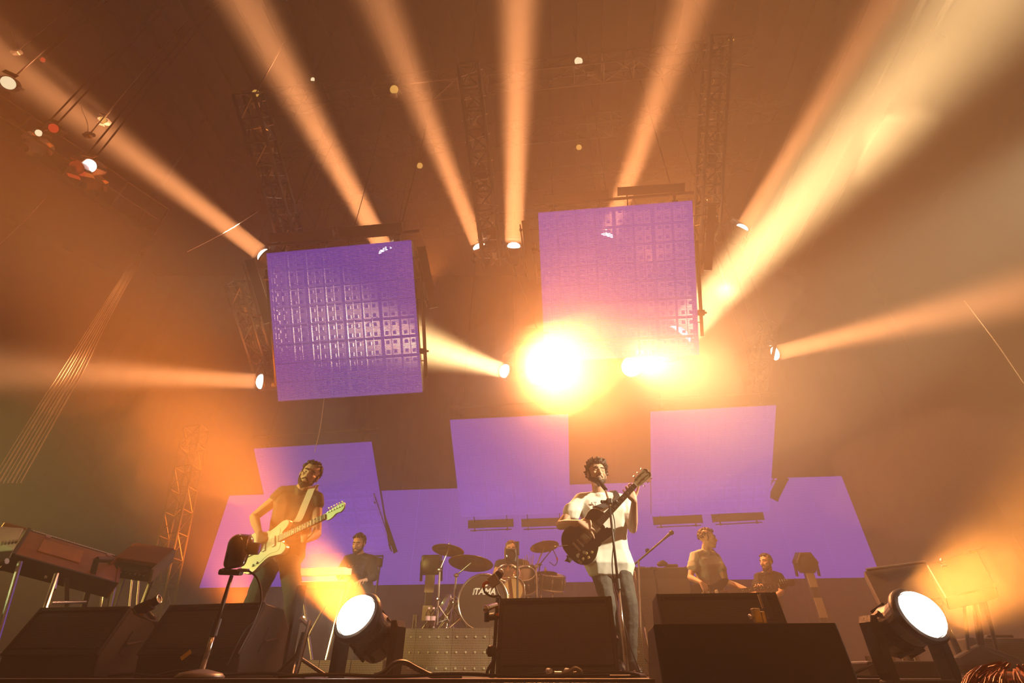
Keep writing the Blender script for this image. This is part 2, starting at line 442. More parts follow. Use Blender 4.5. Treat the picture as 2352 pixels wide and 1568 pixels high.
# ================================================================ HANGING SCREENS
LEDU = led_mat('hanging_led', PUR, 1.05, 3 / 112, 1.0, 'XZ', -.2)
SCR = {}
def screen(key, c, yaw, pitch, roll, label, boxes=True):
    M = ypr(c, yaw, pitch, roll); SCR[key] = M
    t = thing('hanging_screen', label, 'screen', M=M, group='hanging square screens')
    n = 8; s = 3 / n; p = None
    for i in range(n):
        for j in range(n):
            fm = M @ Matrix.Translation((-1.5 + s * (i + .5), 0, -1.5 + s * (j + .5)))
            if SCR.get('tile') is None:
                b = MB(fm); b.box((0, .006, 0), (s - .003, .012, s - .003)); SCR['tile'] = b.build('led_tile', LEDU, t, frame=fm)
            else: share(SCR['tile'], 'led_tile', fm, t)
    b = MB(M)
    for i in range(n + 1):
        x = max(-1.46, min(1.46, -1.5 + s * i)); wd = .075 if i % 2 == 0 else .04
        b.box((x, .09, 0), (wd, .04, 2.96)); b.box((0, .12, x), (2.96, .03, .045))
        if i < n: b.box((x + s / 2, .07, 0), (.012, .02, 3))
    for x in (-1.475, 1.475): b.box((x, .075, 0), (.04, .10, 2.98)); b.box((0, .075, x), (2.98, .10, .04))
    b.build('lattice_frame', BLACK, t)
    b = MB(M)
    for i in range(2 * n):
        for j in range(2 * n): b.box((-1.5 + s / 2 * (i + .5) + .02 * (-1) ** i, .05, -1.5 + s / 2 * (j + .5)), (.06, .05, .06))
    b.build('driver_boxes', BLACK, t, kind='stuff')
    b = MB(M); cs = []
    for k in range(5):
        a = Vector((rng.uniform(-1.3, .4), .16, rng.uniform(-1.4, .2))); c = a + Vector((rng.uniform(.6, 1.1), 0, rng.uniform(-.3, .3)))
        b.tube(spline([a, (a + c) / 2 + Vector((0, .02, -.22)), c], 8), .009, 5)
    b.build('looped_cables', CABLE, t, kind='stuff')
    b = MB(M)
    for x in (-1.2, 1.2): b.cyl((x, .1, 1.5), (x, .25, 1.72), .02); b.box((x, .12, 1.52), (.1, .06, .08))
    b.cyl((-1.6, .25, 1.72), (1.6, .25, 1.72), .03); b.build('hanging_bar', DALU, t)
    # steel hanging lines up to the roof
    b = MB()
    for x in (-1.2, 1.2):
        a = M @ Vector((x, .25, 1.72)); b.cyl(a, (a.x + .2, a.y + .4, 14.98), .011, seg=6)
    b.build('suspension_wire', DALU, t)
    return t
screen('UL', (-3.362, 7.76, 5.818), -6.39, 35.46, -.45, 'large violet mesh screen hanging upper left, above the white-guitar player')
screen('UR', (2.079, 7.245, 6.407), -8.82, 34.26, 2.35, 'large pinkish mesh screen hanging highest, in front of the white glare')
screen('ML', (-4.75, 12.3, 3.62), -5.5, 47.2, -1.2, 'violet square screen tilted behind the head of the white-guitar player')
screen('MC', (.005, 12.4, 4.5), -.55, 53.97, -2.8, 'pink-violet square screen hanging above the drum kit')
screen('MR', (5.054, 11.9, 4.45), -6.11, 50.63, -.32, 'pink-violet square screen hanging above the bass player in grey tee')

# ================================================================ LIGHT BATTENS round the screens
EDGE = {'T': ((-1.5, .06, 1.5), (1.5, .06, 1.5)), 'B': ((-1.5, .06, -1.5), (1.5, .06, -1.5)), 'L': ((-1.5, .06, -1.5), (-1.5, .06, 1.5)), 'R': ((1.5, .06, -1.5), (1.5, .06, 1.5))}
def onplane(key, x, y):
    """point of the screen's plane seen at pixel x, y"""
    M = SCR[key]; o = Vector((0, 0, CAMZ)); dr = P(x, y, 1.) - o; n = M.to_3x3() @ Vector((0, 1, 0)); p0 = M @ Vector((0, .06, 0))
    return o + dr * ((p0 - o).dot(n) / dr.dot(n))
def near_edge(key, side, p):
    a, c = [SCR[key] @ Vector(v) for v in EDGE[side]]; t = max(0.01, min(.99, (p - a).dot(c - a) / (c - a).length_squared)); return a.lerp(c, t)
def batten(a, c, w, face, label, grp='light battens round the screens', d=.10, edge=None):
    """a, c end points; w apparent width; face = unit vector to the viewer side"""
    a, c = Vector(a), Vector(c); L = (c - a).length; M = frame((a + c) / 2, c - a, Vector(face).cross((c - a).normalized()))
    # local x along, z outward (face)
    t = thing('light_batten', label, 'light', M=M, group=grp)
    b = MB(M); b.box((0, 0, 0), (L, w * .80, d), bev=.008)
    for x in (-L / 2, L / 2): b.box((x, 0, 0), (.012, w * .86, d * 1.06))
    b.build('body', BLACK, t)
    b = MB(M); b.box((0, w * .12, -d / 2 - .004), (L * .94, w * .3, .008)); b.build('lens_strip', GLOSSB, t)
    b = MB(M); b.cyl((-L / 2 + .05, -w * .62, 0), (L / 2 - .05, -w * .62, 0), .014, seg=8); b.build('mounting_pipe', DALU, t)
    for x in (-L * .36, L * .36):
        b = MB(M); b.box((x, -w * .45, 0), (.03, w * .36, .03)); b.box((x, -w * .62, 0), (.06, .05, .06), bev=.008)
        b.cyl((x - .03, -w * .62, .035), (x + .03, -w * .62, .035), .008, seg=6)
        if edge:
            q = M @ Vector((x, 0, 0)); b.M = Matrix.Identity(4); b.cyl(q, near_edge(edge[0], edge[1], q), .014, seg=6)
        b.build('clamp', DALU, t)
    return t
tocam = lambda p: (Vector((0, 0, 0)) - Vector(p)).normalized()
def batten_px(x0, y0, x1, y1, key, side, wpx, label):
    a = onplane(key, x0, y0); c = onplane(key, x1, y1); m = (a + c) / 2
    dep = m.y * math.cos(TH) + m.z * math.sin(TH)
    return batten(a, c, wpx / F * dep, tocam(m), label, edge=(key, side))
batten_px(622, 546, 766, 538, 'UL', 'T', 26, 'dark batten over the top edge of the upper left screen, near its left corner')
batten_px(780, 533, 924, 521, 'UL', 'T', 26, 'dark batten over the top edge of the upper left screen, near its right corner')
batten_px(574, 597, 618, 740, 'UL', 'L', 26, 'dark upright batten beside the left edge of the upper left screen')
batten_px(968, 568, 996, 706, 'UL', 'R', 24, 'dark slanting batten beside the right edge of the upper left screen')
batten_px(1251, 458, 1396, 445, 'UR', 'T', 24, 'dark batten over the top edge of the highest screen, near its left corner')
batten_px(1419, 440, 1571, 430, 'UR', 'T', 24, 'dark batten over the top edge of the highest screen, near its right corner')
batten_px(1206, 508, 1222, 640, 'UR', 'L', 20, 'dark upright batten beside the left edge of the highest screen')
batten_px(1636, 472, 1626, 620, 'UR', 'R', 22, 'dark upright batten beside the right edge of the highest screen')
batten_px(1076, 1204, 1179, 1200, 'MC', 'B', 22, 'dark batten under the screen above the drums, near its left corner')
batten_px(1198, 1201, 1300, 1197, 'MC', 'B', 22, 'dark batten under the screen above the drums, near its right corner')
batten_px(1501, 1196, 1612, 1191, 'MR', 'B', 22, 'dark batten under the screen above the bass player, nearer the singer')
batten_px(1636, 1190, 1752, 1184, 'MR', 'B', 22, 'dark batten under the screen above the bass player, farther from the singer')
batten_px(862, 1130, 908, 1266, 'ML', 'R', 12, 'thin dark batten down the right edge of the screen behind the white-guitar player')
batten_px(1800, 1096, 1776, 1144, 'MR', 'R', 26, 'short dark batten low beside the screen above the bass player')
def pipe(px0, px1, key, side, r, name, label, knuckle=None):
    a, c = onplane(key, *px0), onplane(key, *px1)
    t = thing(name, label, 'pipe', a)
    b = MB(); b.cyl(a, c, r, seg=10); b.build('tube', DALU, t, smooth=True)
    for f in (.15, .85):
        q = a.lerp(c, f); b = MB(); b.cyl(q, near_edge(key, side, q), .012, seg=6); b.build('link_bar', DALU, t)
    k = onplane(key, *knuckle); b = MB(); b.box(k, (.14, .09, .09), bev=.01); b.cyl(k - Vector((.11, 0, 0)), k + Vector((.11, 0, 0)), .02); b.build('clamp', DALU, t)
    return t
pipe((966, 600), (979, 868), 'UL', 'R', .035, 'screen_pipe', 'long thin pipe hanging along the right edge of the upper left screen', (972, 806))
pipe((1601, 555), (1613, 772), 'UR', 'R', .033, 'screen_pipe', 'long thin pipe hanging along the right edge of the highest screen', (1610, 718))
pipe((612, 620), (634, 886), 'UL', 'L', .03, 'screen_pipe', 'thin pipe hanging along the left edge of the upper left screen', (615, 640))
pipe((1226, 560), (1234, 650), 'UR', 'L', .03, 'screen_pipe', 'short pipe between the highest screen and its left batten', (1228, 576))

# ================================================================ RAKED LIGHTING LADDERS
def ladder(x0, y0, Y0, x1, y1, Y1, w, label, extras=()):
    a, c = P(x0, y0, Y0), P(x1, y1, Y1); L = (c - a).length
    M = frame(a, c - a, (1, 0, 0)) 
    t = make_truss('raked_truss', M, L, w, .042, .42, BLACK, label, 'raked trusses carrying lamps')
    n = int(L / .42)
    # lamp brackets, chrome chain rings, pale label panels
    b = MB(M)
    for i in range(n):
        x = L * (i + .5) / n
        b.cyl((x, -w * .7, rng.uniform(-.1, .1)), (x + rng.uniform(-.15, .15), w * .7, rng.uniform(-.1, .1)), .012, seg=5)
        b.box((x, rng.uniform(-.1, .1), -w * .5), (.12, .1, .1))
        if i % 2: b.tube(spline([(x, 0, -w * .6), (x + .1, .1, -w * .75), (x + .25, -.05, -w * .6)], 5), .01, 5)
    b.build('lamp_brackets', ALU, t, kind='stuff')
    for (fx, side, ln, ww) in extras:
        b = MB(M); b.box((fx * L, side * w, -w * .55), (ln, ww, .06), bev=.008); q = b.build('dimmer_box', BLACK, t)
        b = MB(M); b.box((fx * L, side * w, -w * .55 - .035), (ln * .93, ww * .8, .01)); b.build('pale_panel', PANELG, q)
    for k in range(7):
        x = L * (.42 + k * .028); b = MB(M @ Matrix.Translation((x, -.02, -w * .62)))
        b.tube([(.035 * math.cos(q), .035 * math.sin(q), 0) for q in [i * math.pi / 5 for i in range(10)]], .008, 5, True)
        b.build('chain_ring', CHROME, t)
    for s in (0.08, .5, .9):   # chains to the roof
        b = MB(); p = M @ Vector((L * s, 0, w / 2)); b.cyl(p, (p.x, p.y, 14.98), .012, seg=6); b.build('chain', DALU, t)
    return t
ladder(570, 215, 5.4, 672, 560, 8.3, .42, 'left raked lamp truss climbing above the upper left screen', [(.50, -.55, .5, .2), (.78, -.2, .6, .14)])
ladder(1076, 150, 5.2, 1132, 610, 8.6, .42, 'middle raked lamp truss between the two large screens', [(.52, -.05, .5, .24), (.86, .1, .4, .24)])
ladder(1648, 90, 5.0, 1622, 560, 8.0, .42, 'right raked lamp truss rising above the highest screen', [(.55, .35, .5, .24), (.9, .5, .4, .26)])
ladder(545, 650, 8.6, 620, 890, 11.0, .36, 'lower left raked lamp truss beside the upper left screen', [(.55, -.5, .5, .2)])
ladder(1765, 742, 9.8, 1738, 890, 11.2, .34, 'lower right lamp truss alone in the amber haze', [])

# ================================================================ MOVING HEADS
def moving_head(lens, aim, r, label, group=None, hang=True, lensmat=None, baseh=.14, floor=None, ym=1.0, sway=(0, 0)):
    """lens centre, aim point, lens radius"""
    lens = Vector(lens); d = (Vector(aim) - lens).normalized()
    t = thing('moving_head_lamp', label, 'light', lens, group)
    H = zframe(lens, d)                                        # z toward the aim
    b = MB(H); L = r * 3.1
    b.lathe([(0, -L), (r * .55, -L), (r * .95, -L * .88), (r * 1.12, -L * .55), (r * 1.02, -L * .36), (r * 1.18, -r * .3), (r * 1.2, 0), (r * 1.06, .004), (r * 1.03, -.02), (0, -.02)], seg=32)
    head = b.build('lamp_head', BLACK, t, smooth=False)
    b = MB(H); b.lathe([(r * 1.0, -.012), (r * .98, .02 * r / .1), (r * .80, .040 * r / .1), (r * .45, .056 * r / .1), (0, .062 * r / .1)], seg=32); b.build('lens', lensmat or LENS, head, smooth=True)
    b = MB(H); b.lathe([(r * 1.2, -r * .45), (r * 1.3, -r * .35), (r * 1.3, -r * .1), (r * 1.2, 0)], seg=32); b.build('lens_ring', BLACK, head, smooth=True)
    b = MB(H)
    for k in range(10):
        q = k / 10 * 2 * math.pi; b.box((math.cos(q) * r * 1.1, math.sin(q) * r * 1.1, -L * .6), (.012, .012, L * .3), Matrix.Rotation(q, 3, 'Z'))
    b.build('cooling_fins', RUB, head, kind='stuff')
    piv = H @ Vector((0, 0, -L * .5)); up = 1 if hang else -1
    hd = Vector((d.x, d.y, 0)); hd = hd.normalized() if hd.length > .05 else Vector((0, -1, 0))
    ax = Vector((-hd.y, hd.x, 0))                               # tilt axis, horizontal
    arm = r * 1.62; drop = r * 2.35 * ym
    for s in (-1, 1):
        p = piv + ax * s * arm; e = p + Vector((0, 0, up * drop))
        Y = frame(p, (0, 0, 1), ax * s)
        b = MB(Y); b.prism([(x, y) for x, y in [(-r * .5 * 1, -r * .1), (-r * .5, r * .22), (-r * .2, r * .36), (drop * .8, r * .36), (drop, r * .2), (drop, -r * .1)]] if hang else
                           [(r * .5, -r * .1), (r * .5, r * .22), (r * .2, r * .36), (-drop * .8, r * .36), (-drop, r * .2), (-drop, -r * .1)], -r * .42, r * .42, bev=r * .06)
        b.build('yoke_arm', BLACK, t)
        b = MB(); b.cyl(piv + ax * s * r * .9, p + ax * s * r * .1, r * .28, seg=14); b.build('pivot', DALU, t)
    B = frame(piv + Vector((0, 0, up * drop)), ax, hd)
    b = MB(B); b.box((0, 0, 0), (arm * 2 + r * .7, r * .95, r * .4), bev=r * .1); b.build('yoke_bridge', BLACK, t)
    zt = (piv.z + up * drop) + up * r * .35
    bh = baseh if floor is None else max(.05, zt - floor)
    b = MB(frame((piv.x, piv.y, zt + up * bh / 2), ax, hd)); b.box((0, 0, 0), (r * 2.7, r * 2.3, bh), bev=r * .12)
    bs = b.build('base', BLACK, t)
    if hang:
        for s in (-1, 1):
            b = MB(); q = Vector((piv.x, piv.y, zt + bh)) + ax * s * r * .9
            b.box(q + Vector((0, 0, .05)), (.05, .05, .12)); b.tube([q + Vector((0, .05 * math.cos(k), .13 + .05 * math.sin(k))) for k in [i * .7 for i in range(9)]], .012, 6, True); b.build('clamp', DALU, t)
        b = MB(); b.cyl((piv.x, piv.y, zt + bh + .14), (piv.x + sway[0], piv.y + sway[1], 14.98), .012, seg=6); b.build('hanging_steel', DALU, t)
    return t
LB = ['lit lamp at the upper left corner of the upper left screen, beaming far up left', 'lit lamp seen through the upper left screen near its top right corner',
      'lit lamp beneath the middle raked truss, to its left', 'lit lamp beneath the middle raked truss, to its right, beaming straight up',
      'lit lamp seen through the top of the highest screen', 'lit round lamp hanging alone right of the highest screen',
      'lit lamp on the lower right truss beaming to the right', 'lit lamp on the lower left truss beaming flat to the left',
      'lit lamp between the big screens beaming down left', 'lit lamp low behind the highest screen, beaming wide up right']
for i, (s, d, sz, sp_, pw_, c) in enumerate(BEAMS[:10]):
    moving_head(s, d, .17 if i != 9 else .3, LB[i], 'hanging moving-head lamps')
moving_head(BLIND, BLIND_AIM, .25, 'blinding white lamp left of the foot of the highest screen', 'hanging moving-head lamps', lensmat=LENSB, sway=(-2.2, 1.))
moving_head(BLIND2, Vector((3, 1, 1)), .2, 'small blinding lamp low under the highest screen, right of the largest one', 'hanging moving-head lamps', lensmat=LENSB)
moving_head(ADDED_WASH, P(470, 930, 5.5), .1, 'added floor lamp, unseen low behind the white-guitar player, washing orange to the left', None, hang=False, floor=.0)  # lamp body made up to house the added orange wash
moving_head(FL1, FL1A, .102, 'lit floor moving head in front of the white-guitar player, at the stage lip', 'stage-lip moving heads', hang=False, lensmat=LENSB, floor=.0)
moving_head(FL2, FL2A, .080, 'lit floor moving head at the stage lip, right of the front monitor', 'stage-lip moving heads', hang=False, lensmat=LENSB, floor=-.27)

# ================================================================ STAGE MONITORS
def wedge(c, yaw, lean, w, h, z0, depth, label, grille=True, slot=False):
    """face bottom centre c; the face leans back by lean degrees"""
    M = Matrix.Translation((c[0], c[1], 0)) @ Matrix.Rotation(R(yaw), 4, 'Z')
    t = thing('stage_monitor', label, 'speaker', M=Matrix.Translation((c[0], c[1], z0)) @ Matrix.Rotation(R(yaw), 4, 'Z'), group='wedge stage monitors')
    ca, sa = math.cos(R(lean)), math.sin(R(lean)); fb = Vector((0, c[2])); ft = fb + Vector((h * sa, h * ca))
    prof = [(.02, z0), (fb.x, fb.y), (ft.x, ft.y), (ft.x + depth * .35, ft.y - .01), (depth, z0 + .12), (depth, z0)]
    S = M @ Matrix(((0, 0, 1, 0), (1, 0, 0, 0), (0, 1, 0, 0), (0, 0, 0, 1)))       # profile (y,z) extruded along x
    b = MB(S); b.prism(prof, -w / 2, w / 2, bev=.008); b.build('cabinet', CAB, t)
    G = M @ Matrix.Translation((0, fb.x, fb.y)) @ Matrix.Rotation(-R(lean), 4, 'X')
    gh = h - .05 if z0 > -.2 else h - .03; gz = .03
    if grille:
        b = MB(G); b.box((0, -.006, gz + (gh - gz) / 2 + .01), (w - .05, .012, gh - gz)); b.build('grille', GRILLE, t, frame=G)
        b = MB(G)
        for x in (-w / 2 + .012, w / 2 - .012): b.box((x, -.008, h / 2), (.022, .02, h), bev=.004)
        b.box((0, -.008, h - .012), (w - .046, .02, .022), bev=.004); b.box((0, -.008, .012), (w - .046, .02, .03), bev=.004)
        b.build('edge_trim', BLACK, t)
    for s in (-1, 1):
        b = MB(S @ Matrix.Translation((0, 0, s * (w / 2 + .002)))); cx, cy = depth * .42, z0 + .13 + h * .12
        b.prism([(cx - .075, cy - .05), (cx + .02, cy - .055), (cx + .075, cy), (cx + .02, cy + .07), (cx - .03, cy + .07)], -.004, .004); r_ = b.build('handle_recess', RUB, t)
        b = MB(S @ Matrix.Translation((0, 0, s * (w / 2 + .008)))); b.cyl((cx - .05, cy, 0), (cx + .055, cy + .02, 0), .009); b.build('handle_bar', DALU, r_)
    for x in (-w / 2 + .03, w / 2 - .03):
        for z in (.03, h - .03):
            b = MB(G); b.cyl((x * .985, -.02, z), (x * .985, -.012, z), .007, seg=8); b.build('screw', DALU, t)
    return t
wedge((-2.65, 3.311, .102), -7.1, 22.9, .62, .275, 0, .5, 'black stage monitor at far left, below the organ')
w2 = wedge((-1.70, 3.03, .095), -11.9, 23.4, .62, .270, 0, .5, 'black stage monitor with yellow tape, below the white-guitar player')
wedge((.237, 3.119, .015), -9, 15.5, .66, .386, 0, .45, 'black stage monitor in front of the singer, centre of the stage lip')
w4 = wedge((1.14, 2.98, .02), -6, 15.5, .66, .386, 0, .45, 'brown-lit stage monitor standing behind the large front monitor')
wedge((.868, 2.06, -.19), -5.4, 8, .67, .366, -.27, .50, 'largest black monitor, nearest the crowd, with a side handle', grille=False)
b = MB(); b.box(P(427, 1504, 2.98) , (.05, .004, .02), Matrix.Rotation(R(-40), 3, 'Y')); b.build('yellow_tape', YELLOWT, w2)

# ================================================================ DRUM RISER
RG = grille_mat('riser_led_tile', (.50, .38, .24), (.055, .032, .022), .0148, 'XZ', .6, .95)
M0 = Matrix.Translation((0, 6.0, 0)) @ Matrix.Rotation(R(-5), 4, 'Z')
t = thing('drum_riser', 'low drum riser faced with dotted mesh panels', 'platform', M=M0)
rx0, rx1 = PZ(858, 6.0, .2).x, PZ(1475, 6.0, .2).x
ZR = .43
b = MB(M0); b.box(((rx0 + rx1) / 2, 1.25, ZR / 2), (rx1 - rx0, 2.4, ZR - .004), bev=.01); b.build('deck', BLACK, t)
tp = None; n = 7; s = (rx1 - rx0) / n
for i in range(n):
    fm = M0 @ Matrix.Translation((rx0 + s * (i + .5), .03, 0))
    if tp is None:
        b = MB(fm); b.box((0, 0, ZR / 2), (s - .006, .03, ZR)); tp = b.build('riser_panel', RG, t, frame=fm)
        b = MB(fm)
        q0 = None
        for r_ in range(3):
            for c_ in range(4):
                lf = fm @ Matrix.Translation(((c_ - 1.5) * s / 4, -.02, .07 + r_ * .14)) @ Matrix.Rotation(R(90), 4, 'X')
                if q0 is None: bb = MB(lf); bb.lathe([(0, .004), (.008, .004), (.012, 0), (.012, -.006)], seg=10); q0 = bb.build('round_stud', PANELG, tp, frame=lf)
                else: share(q0, 'round_stud', lf, tp)
    else:
        pn = share(tp, 'riser_panel', fm, t)
        for r_ in range(3):
            for c_ in range(4): share(q0, 'round_stud', fm @ Matrix.Translation(((c_ - 1.5) * s / 4, -.02, .07 + r_ * .14)) @ Matrix.Rotation(R(90), 4, 'X'), pn)
# lower step left of the riser
M1 = Matrix.Translation((0, 5.6, 0)) @ Matrix.Rotation(R(-5), 4, 'Z')
t = thing('riser_step', 'long low step faced with dotted mesh, left of the drum riser', 'platform', M=M1)
sx0, sx1 = PZ(640, 5.6, .1).x, PZ(872, 5.6, .1).x
b = MB(M1); b.box(((sx0 + sx1) / 2, .3, .07), (sx1 - sx0, .55, .14), bev=.006); b.build('deck', BLACK, t)
for i in range(3):
    w_ = (sx1 - sx0) / 3; fm = M1 @ Matrix.Translation((sx0 + w_ * (i + .5), .015, .07)); b = MB(fm); b.box((0, 0, 0), (w_ - .005, .02, .135)); b.build('riser_panel', RG, t, frame=fm)

# ================================================================ DRUM KIT
def tripod(b, base, h, spread=.22, n=3, ph=.5, r=.011):
    base = Vector(base); out = []
    for k in range(n):
        q = ph + k * 2 * math.pi / n; f = base + Vector((math.cos(q) * spread, math.sin(q) * spread, .008))
        out.append((base + Vector((0, 0, h)), f))
    return out
def stand_parts(t, base, top, mid=None, r=.012, m=None, spread=.22, ph=.5, legh=.24):
    m = m or CHROME; base, top = Vector(base), Vector(top)
    b = MB(); j = Vector(mid) if mid else None
    if j: b.cyl(base + Vector((0, 0, .05)), j, r, seg=10); b.cyl(j, top, r * .8, seg=10); b.ball(j, r * 2.2, 10); b.cyl(j - Vector((.03, 0, 0)), j + Vector((.03, 0, 0)), r * .9)
    else: b.cyl(base + Vector((0, 0, .05)), top, r, seg=10)
    b.ball(base.lerp(j or top, .5), r * 2, 10); b.build('pole', m, t, smooth=False)
    for a, f in tripod(None, base, legh, spread, 3, ph):
        b = MB(); b.cyl(a, f, .008, seg=6); b.ball(f, .014, 8); b.cyl(base + Vector((0, 0, .07)), a.lerp(f, .55), .005, seg=5); b.build('leg', m, t)
def cymbal(c, r, tilt, base, joint, label, name='cymbal'):
    c = Vector(c); t = thing(name, label, 'cymbal', base, 'cymbals on stands')
    H = zframe(c, tilt); b = MB(H)
    b.lathe([(.004, .028), (r * .12, .022), (r * .2, .006), (r * .6, -.008), (r, -.024), (r * .995, -.027), (r * .6, -.012), (r * .2, .002), (r * .1, .018), (.004, .024)], seg=40)
    cy = b.build('cymbal_plate', BRONZE, t, smooth=True)
    b = MB(H); b.cyl((0, 0, -.02), (0, 0, .05), .006); b.ball((0, 0, .055), .013, 8); b.lathe([(0, .03), (.018, .03), (.018, .04), (0, .04)], seg=10); b.build('wing_nut', CHROME, t)
    stand_parts(t, base, H @ Vector((0, 0, -.02)), joint)
    return t
DRM = 6.35
zb = ZR
def onr(x, Y): return PZ(x, Y, zb)
cymbal(P(1030, 1259, 6.35), .20, (.10, .17, 1), onr(1003, 6.30), P(1010, 1308, 6.30), 'bronze cymbal highest on the left side of the drum kit')
cymbal(P(1082, 1289, 6.45), .275, (.07, .18, 1), onr(1037, 6.5), P(1048, 1321, 6.5), 'largest bronze cymbal, above the kick drum')
cymbal(P(1250, 1251, 6.9), .195, (-.14, .18, 1), onr(1235, 6.8), P(1232, 1300, 6.8), 'bronze cymbal highest on the right side of the drum kit')
cymbal(P(1253, 1314, 7.1), .16, (.0, .1, 1), onr(1243, 7.1), P(1243, 1340, 7.1), 'small bronze cymbal low on the right side of the drum kit')

def drum(c, axis, r, depth, label, shell, headm, name='drum', cat='drum', lugs=8, legs=None, batter=None):
    c = Vector(c); H = zframe(c, axis); t = thing(name, label, cat, c, 'drums of the kit')
    b = MB(H); b.lathe([(r * .97, 0), (r, -.005), (r, -depth), (r * .97, -depth - .004)], seg=36); b.build('shell', shell, t, smooth=True)
    b = MB(H); b.lathe([(0, .001), (r * .96, .001)], seg=36); hd = b.build('drum_head', headm, t)
    for z in (.006, -depth - .006):
        b = MB(H @ Matrix.Translation((0, 0, z))); b.lathe([(r * .96, -.012), (r * 1.03, -.012), (r * 1.035, .012), (r * .985, .014), (r * .96, -.012)], seg=36); b.build('hoop', CHROME if shell is not KICKS else CHROME, t, smooth=True)
    for k in range(lugs):
        q = (k + .5) * 2 * math.pi / lugs; b = MB(H)
        x, y = math.cos(q) * r * 1.05, math.sin(q) * r * 1.05
        b.cyl((x, y, .015), (x, y, -depth * .95), .004, seg=5); b.box((x * .985, y * .985, -depth * .35), (.022, .022, .045), Matrix.Rotation(q, 3, 'Z'), bev=.004)
        b.build('lug', CHROME, t)
    b = MB(H); b.lathe([(0, -depth - .002), (r * .96, -depth - .002)], seg=36); b.build('rear_head', batter or headm, t)
    return t, H
KICKS = glass('clear_acrylic', (.72, .60, .50), .08)
KHEAD = mat('black_drum_head', (.05, .035, .025), .35, vary=.1)
AHEAD = mat('amber_drum_head', (.62, .34, .12), .5, vary=.1)
k, H = drum(P(1110, 1381, 6.28), (-.02, -1, .02), .285, .42, 'large kick drum with dark front head and white lettering', KICKS, KHEAD, 'kick_drum', lugs=10)
F3 = H @ Matrix.Translation((0, 0, .006))
# lettering plane: x to the right seen from the crowd, y up
LM = frame(H @ Vector((0, 0, .008)), (1, 0, 0), (0, 0, 1))
lettering('TAMA', .092, LM @ Matrix.Translation((.012, .10, 0)), WHITE, k, .0008, .25, offset=.003)
b = MB(LM)
for i, x in enumerate((-.128, -.116)): b.quad((x, .066, .001), (x + .006, .066, .001), (x + .022, .134, .001), (x + .016, .134, .001))
b.build('lettering_bars', WHITE, k)
b = MB(LM)
b.prism([(.0, .165), (.012, .152), (.04, .158), (.05, .170), (.034, .176), (.044, .188), (.026, .182), (.02, .192), (.012, .180), (-.004, .186), (.004, .174)], 0, .001); b.build('winged_emblem', WHITE, k)
b = MB()
for s in (-1, 1): b.cyl(H @ Vector((s * .24, -.14, -.1)), (H.translation.x + s * .36, 6.2, zb + .01), .01)
b.build('spur', CHROME, k)
t1, _ = drum(P(1181, 1352, 6.55), (-.05, -1, .10), .128, .22, 'amber-headed drum facing the crowd, right of the kick drum', KICKS, AHEAD, lugs=8)
b = MB(); 
q = P(1181, 1352, 6.7); b.cyl((q.x, q.y, q.z), (q.x, q.y, zb + .02), .012); b.build('post', CHROME, t1)
for f_ in (( .2, .1), (-.2, .1), (0, -.18)):
    b = MB(); b.cyl((q.x, q.y, zb + .2), (q.x + f_[0], q.y + f_[1], zb + .01), .008); b.build('leg', CHROME, t1)
t2, _ = drum(P(1167, 1317, 6.75), (.05, -.75, .62), .15, .2, 'clear rack drum above the amber-headed drum', KICKS, glass('clear_head', (.60, .48, .40), .4), lugs=8)
b = MB(); q = P(1167, 1330, 6.9); b.cyl(q, (q.x, q.y, zb + .02), .012); b.build('post', CHROME, t2)
t3, _ = drum(P(1205, 1318, 6.85), (-.1, -.7, .65), .14, .2, 'clear rack drum nearer the stick bag', KICKS, glass('clear_head', (.60, .48, .40), .4), lugs=8)
b = MB(); q = P(1205, 1330, 7.0); b.cyl(q, (q.x, q.y, zb + .02), .012); b.build('post', CHROME, t3)
t4, _ = drum(P(1268, 1322, 7.0), (.1, -.25, 1), .17, .16, 'dark shallow drum on a stand at the right end of the kit', BLACK, KHEAD, 'snare_drum', lugs=8)
q = P(1268, 1334, 7.0); stand_parts(t4, (q.x, q.y, zb), q - Vector((0, 0, .02)), m=CHROME, spread=.2)
t5, _ = drum(P(1022, 1392, 6.7), (-.75, -.4, .35), .14, .16, 'chrome drum leaning beside the kick drum, on its left', KICKS, glass('clear_head', (.60, .48, .40), .4), lugs=8)
q = P(1030, 1395, 6.75); stand_parts(t5, (q.x, q.y, zb), q, m=CHROME, spread=.16, legh=.15)
def mic(t, c, d, L=.16, r=.02, m=None):
    c, d = Vector(c), Vector(d).normalized()
    b = MB(); b.cyl(c, c - d * L, r * .85, r * .5, seg=12); b.build('microphone_body', m or BLACK, t, smooth=False)
    b = MB(); b.ball(c, r * 1.25, 14); b.build('microphone_grille', DALU, t, smooth=True)
def boom_mic(base, joint, tip, label, m=None, mesh_m=BLACK, spread=.2, L=.15, mr=.018, group='boom microphones'):
    t = thing('microphone_stand', label, 'microphone', base, group)
    stand_parts(t, base, tip, joint, .009, mesh_m, spread); d = (Vector(tip) - Vector(joint)).normalized()
    mic(t, Vector(tip) + d * L, d, L, mr); return t
boom_mic(onr(1222, 7.2), P(1240, 1296, 7.2), P(1262, 1268, 7.1), 'small boom microphone with red cable rings above the right cymbal stand')
t = thing('drum_cable', 'looped thin cable hanging from the boom microphone right of the drummer', 'cable', P(1262, 1268, 7.1))
b = MB(); b.tube(spline([P(1270, 1262, 7.1), P(1280, 1285, 7.1), P(1274, 1298, 7.1), P(1262, 1290, 7.1)], 8), .006); b.build('cable_loop', CABLE, t)
b = MB(); b.cyl(P(1279, 1280, 7.1), P(1280, 1286, 7.1), .012); b.build('red_ring', mat('red_plastic', (.7, .04, .02)), t)
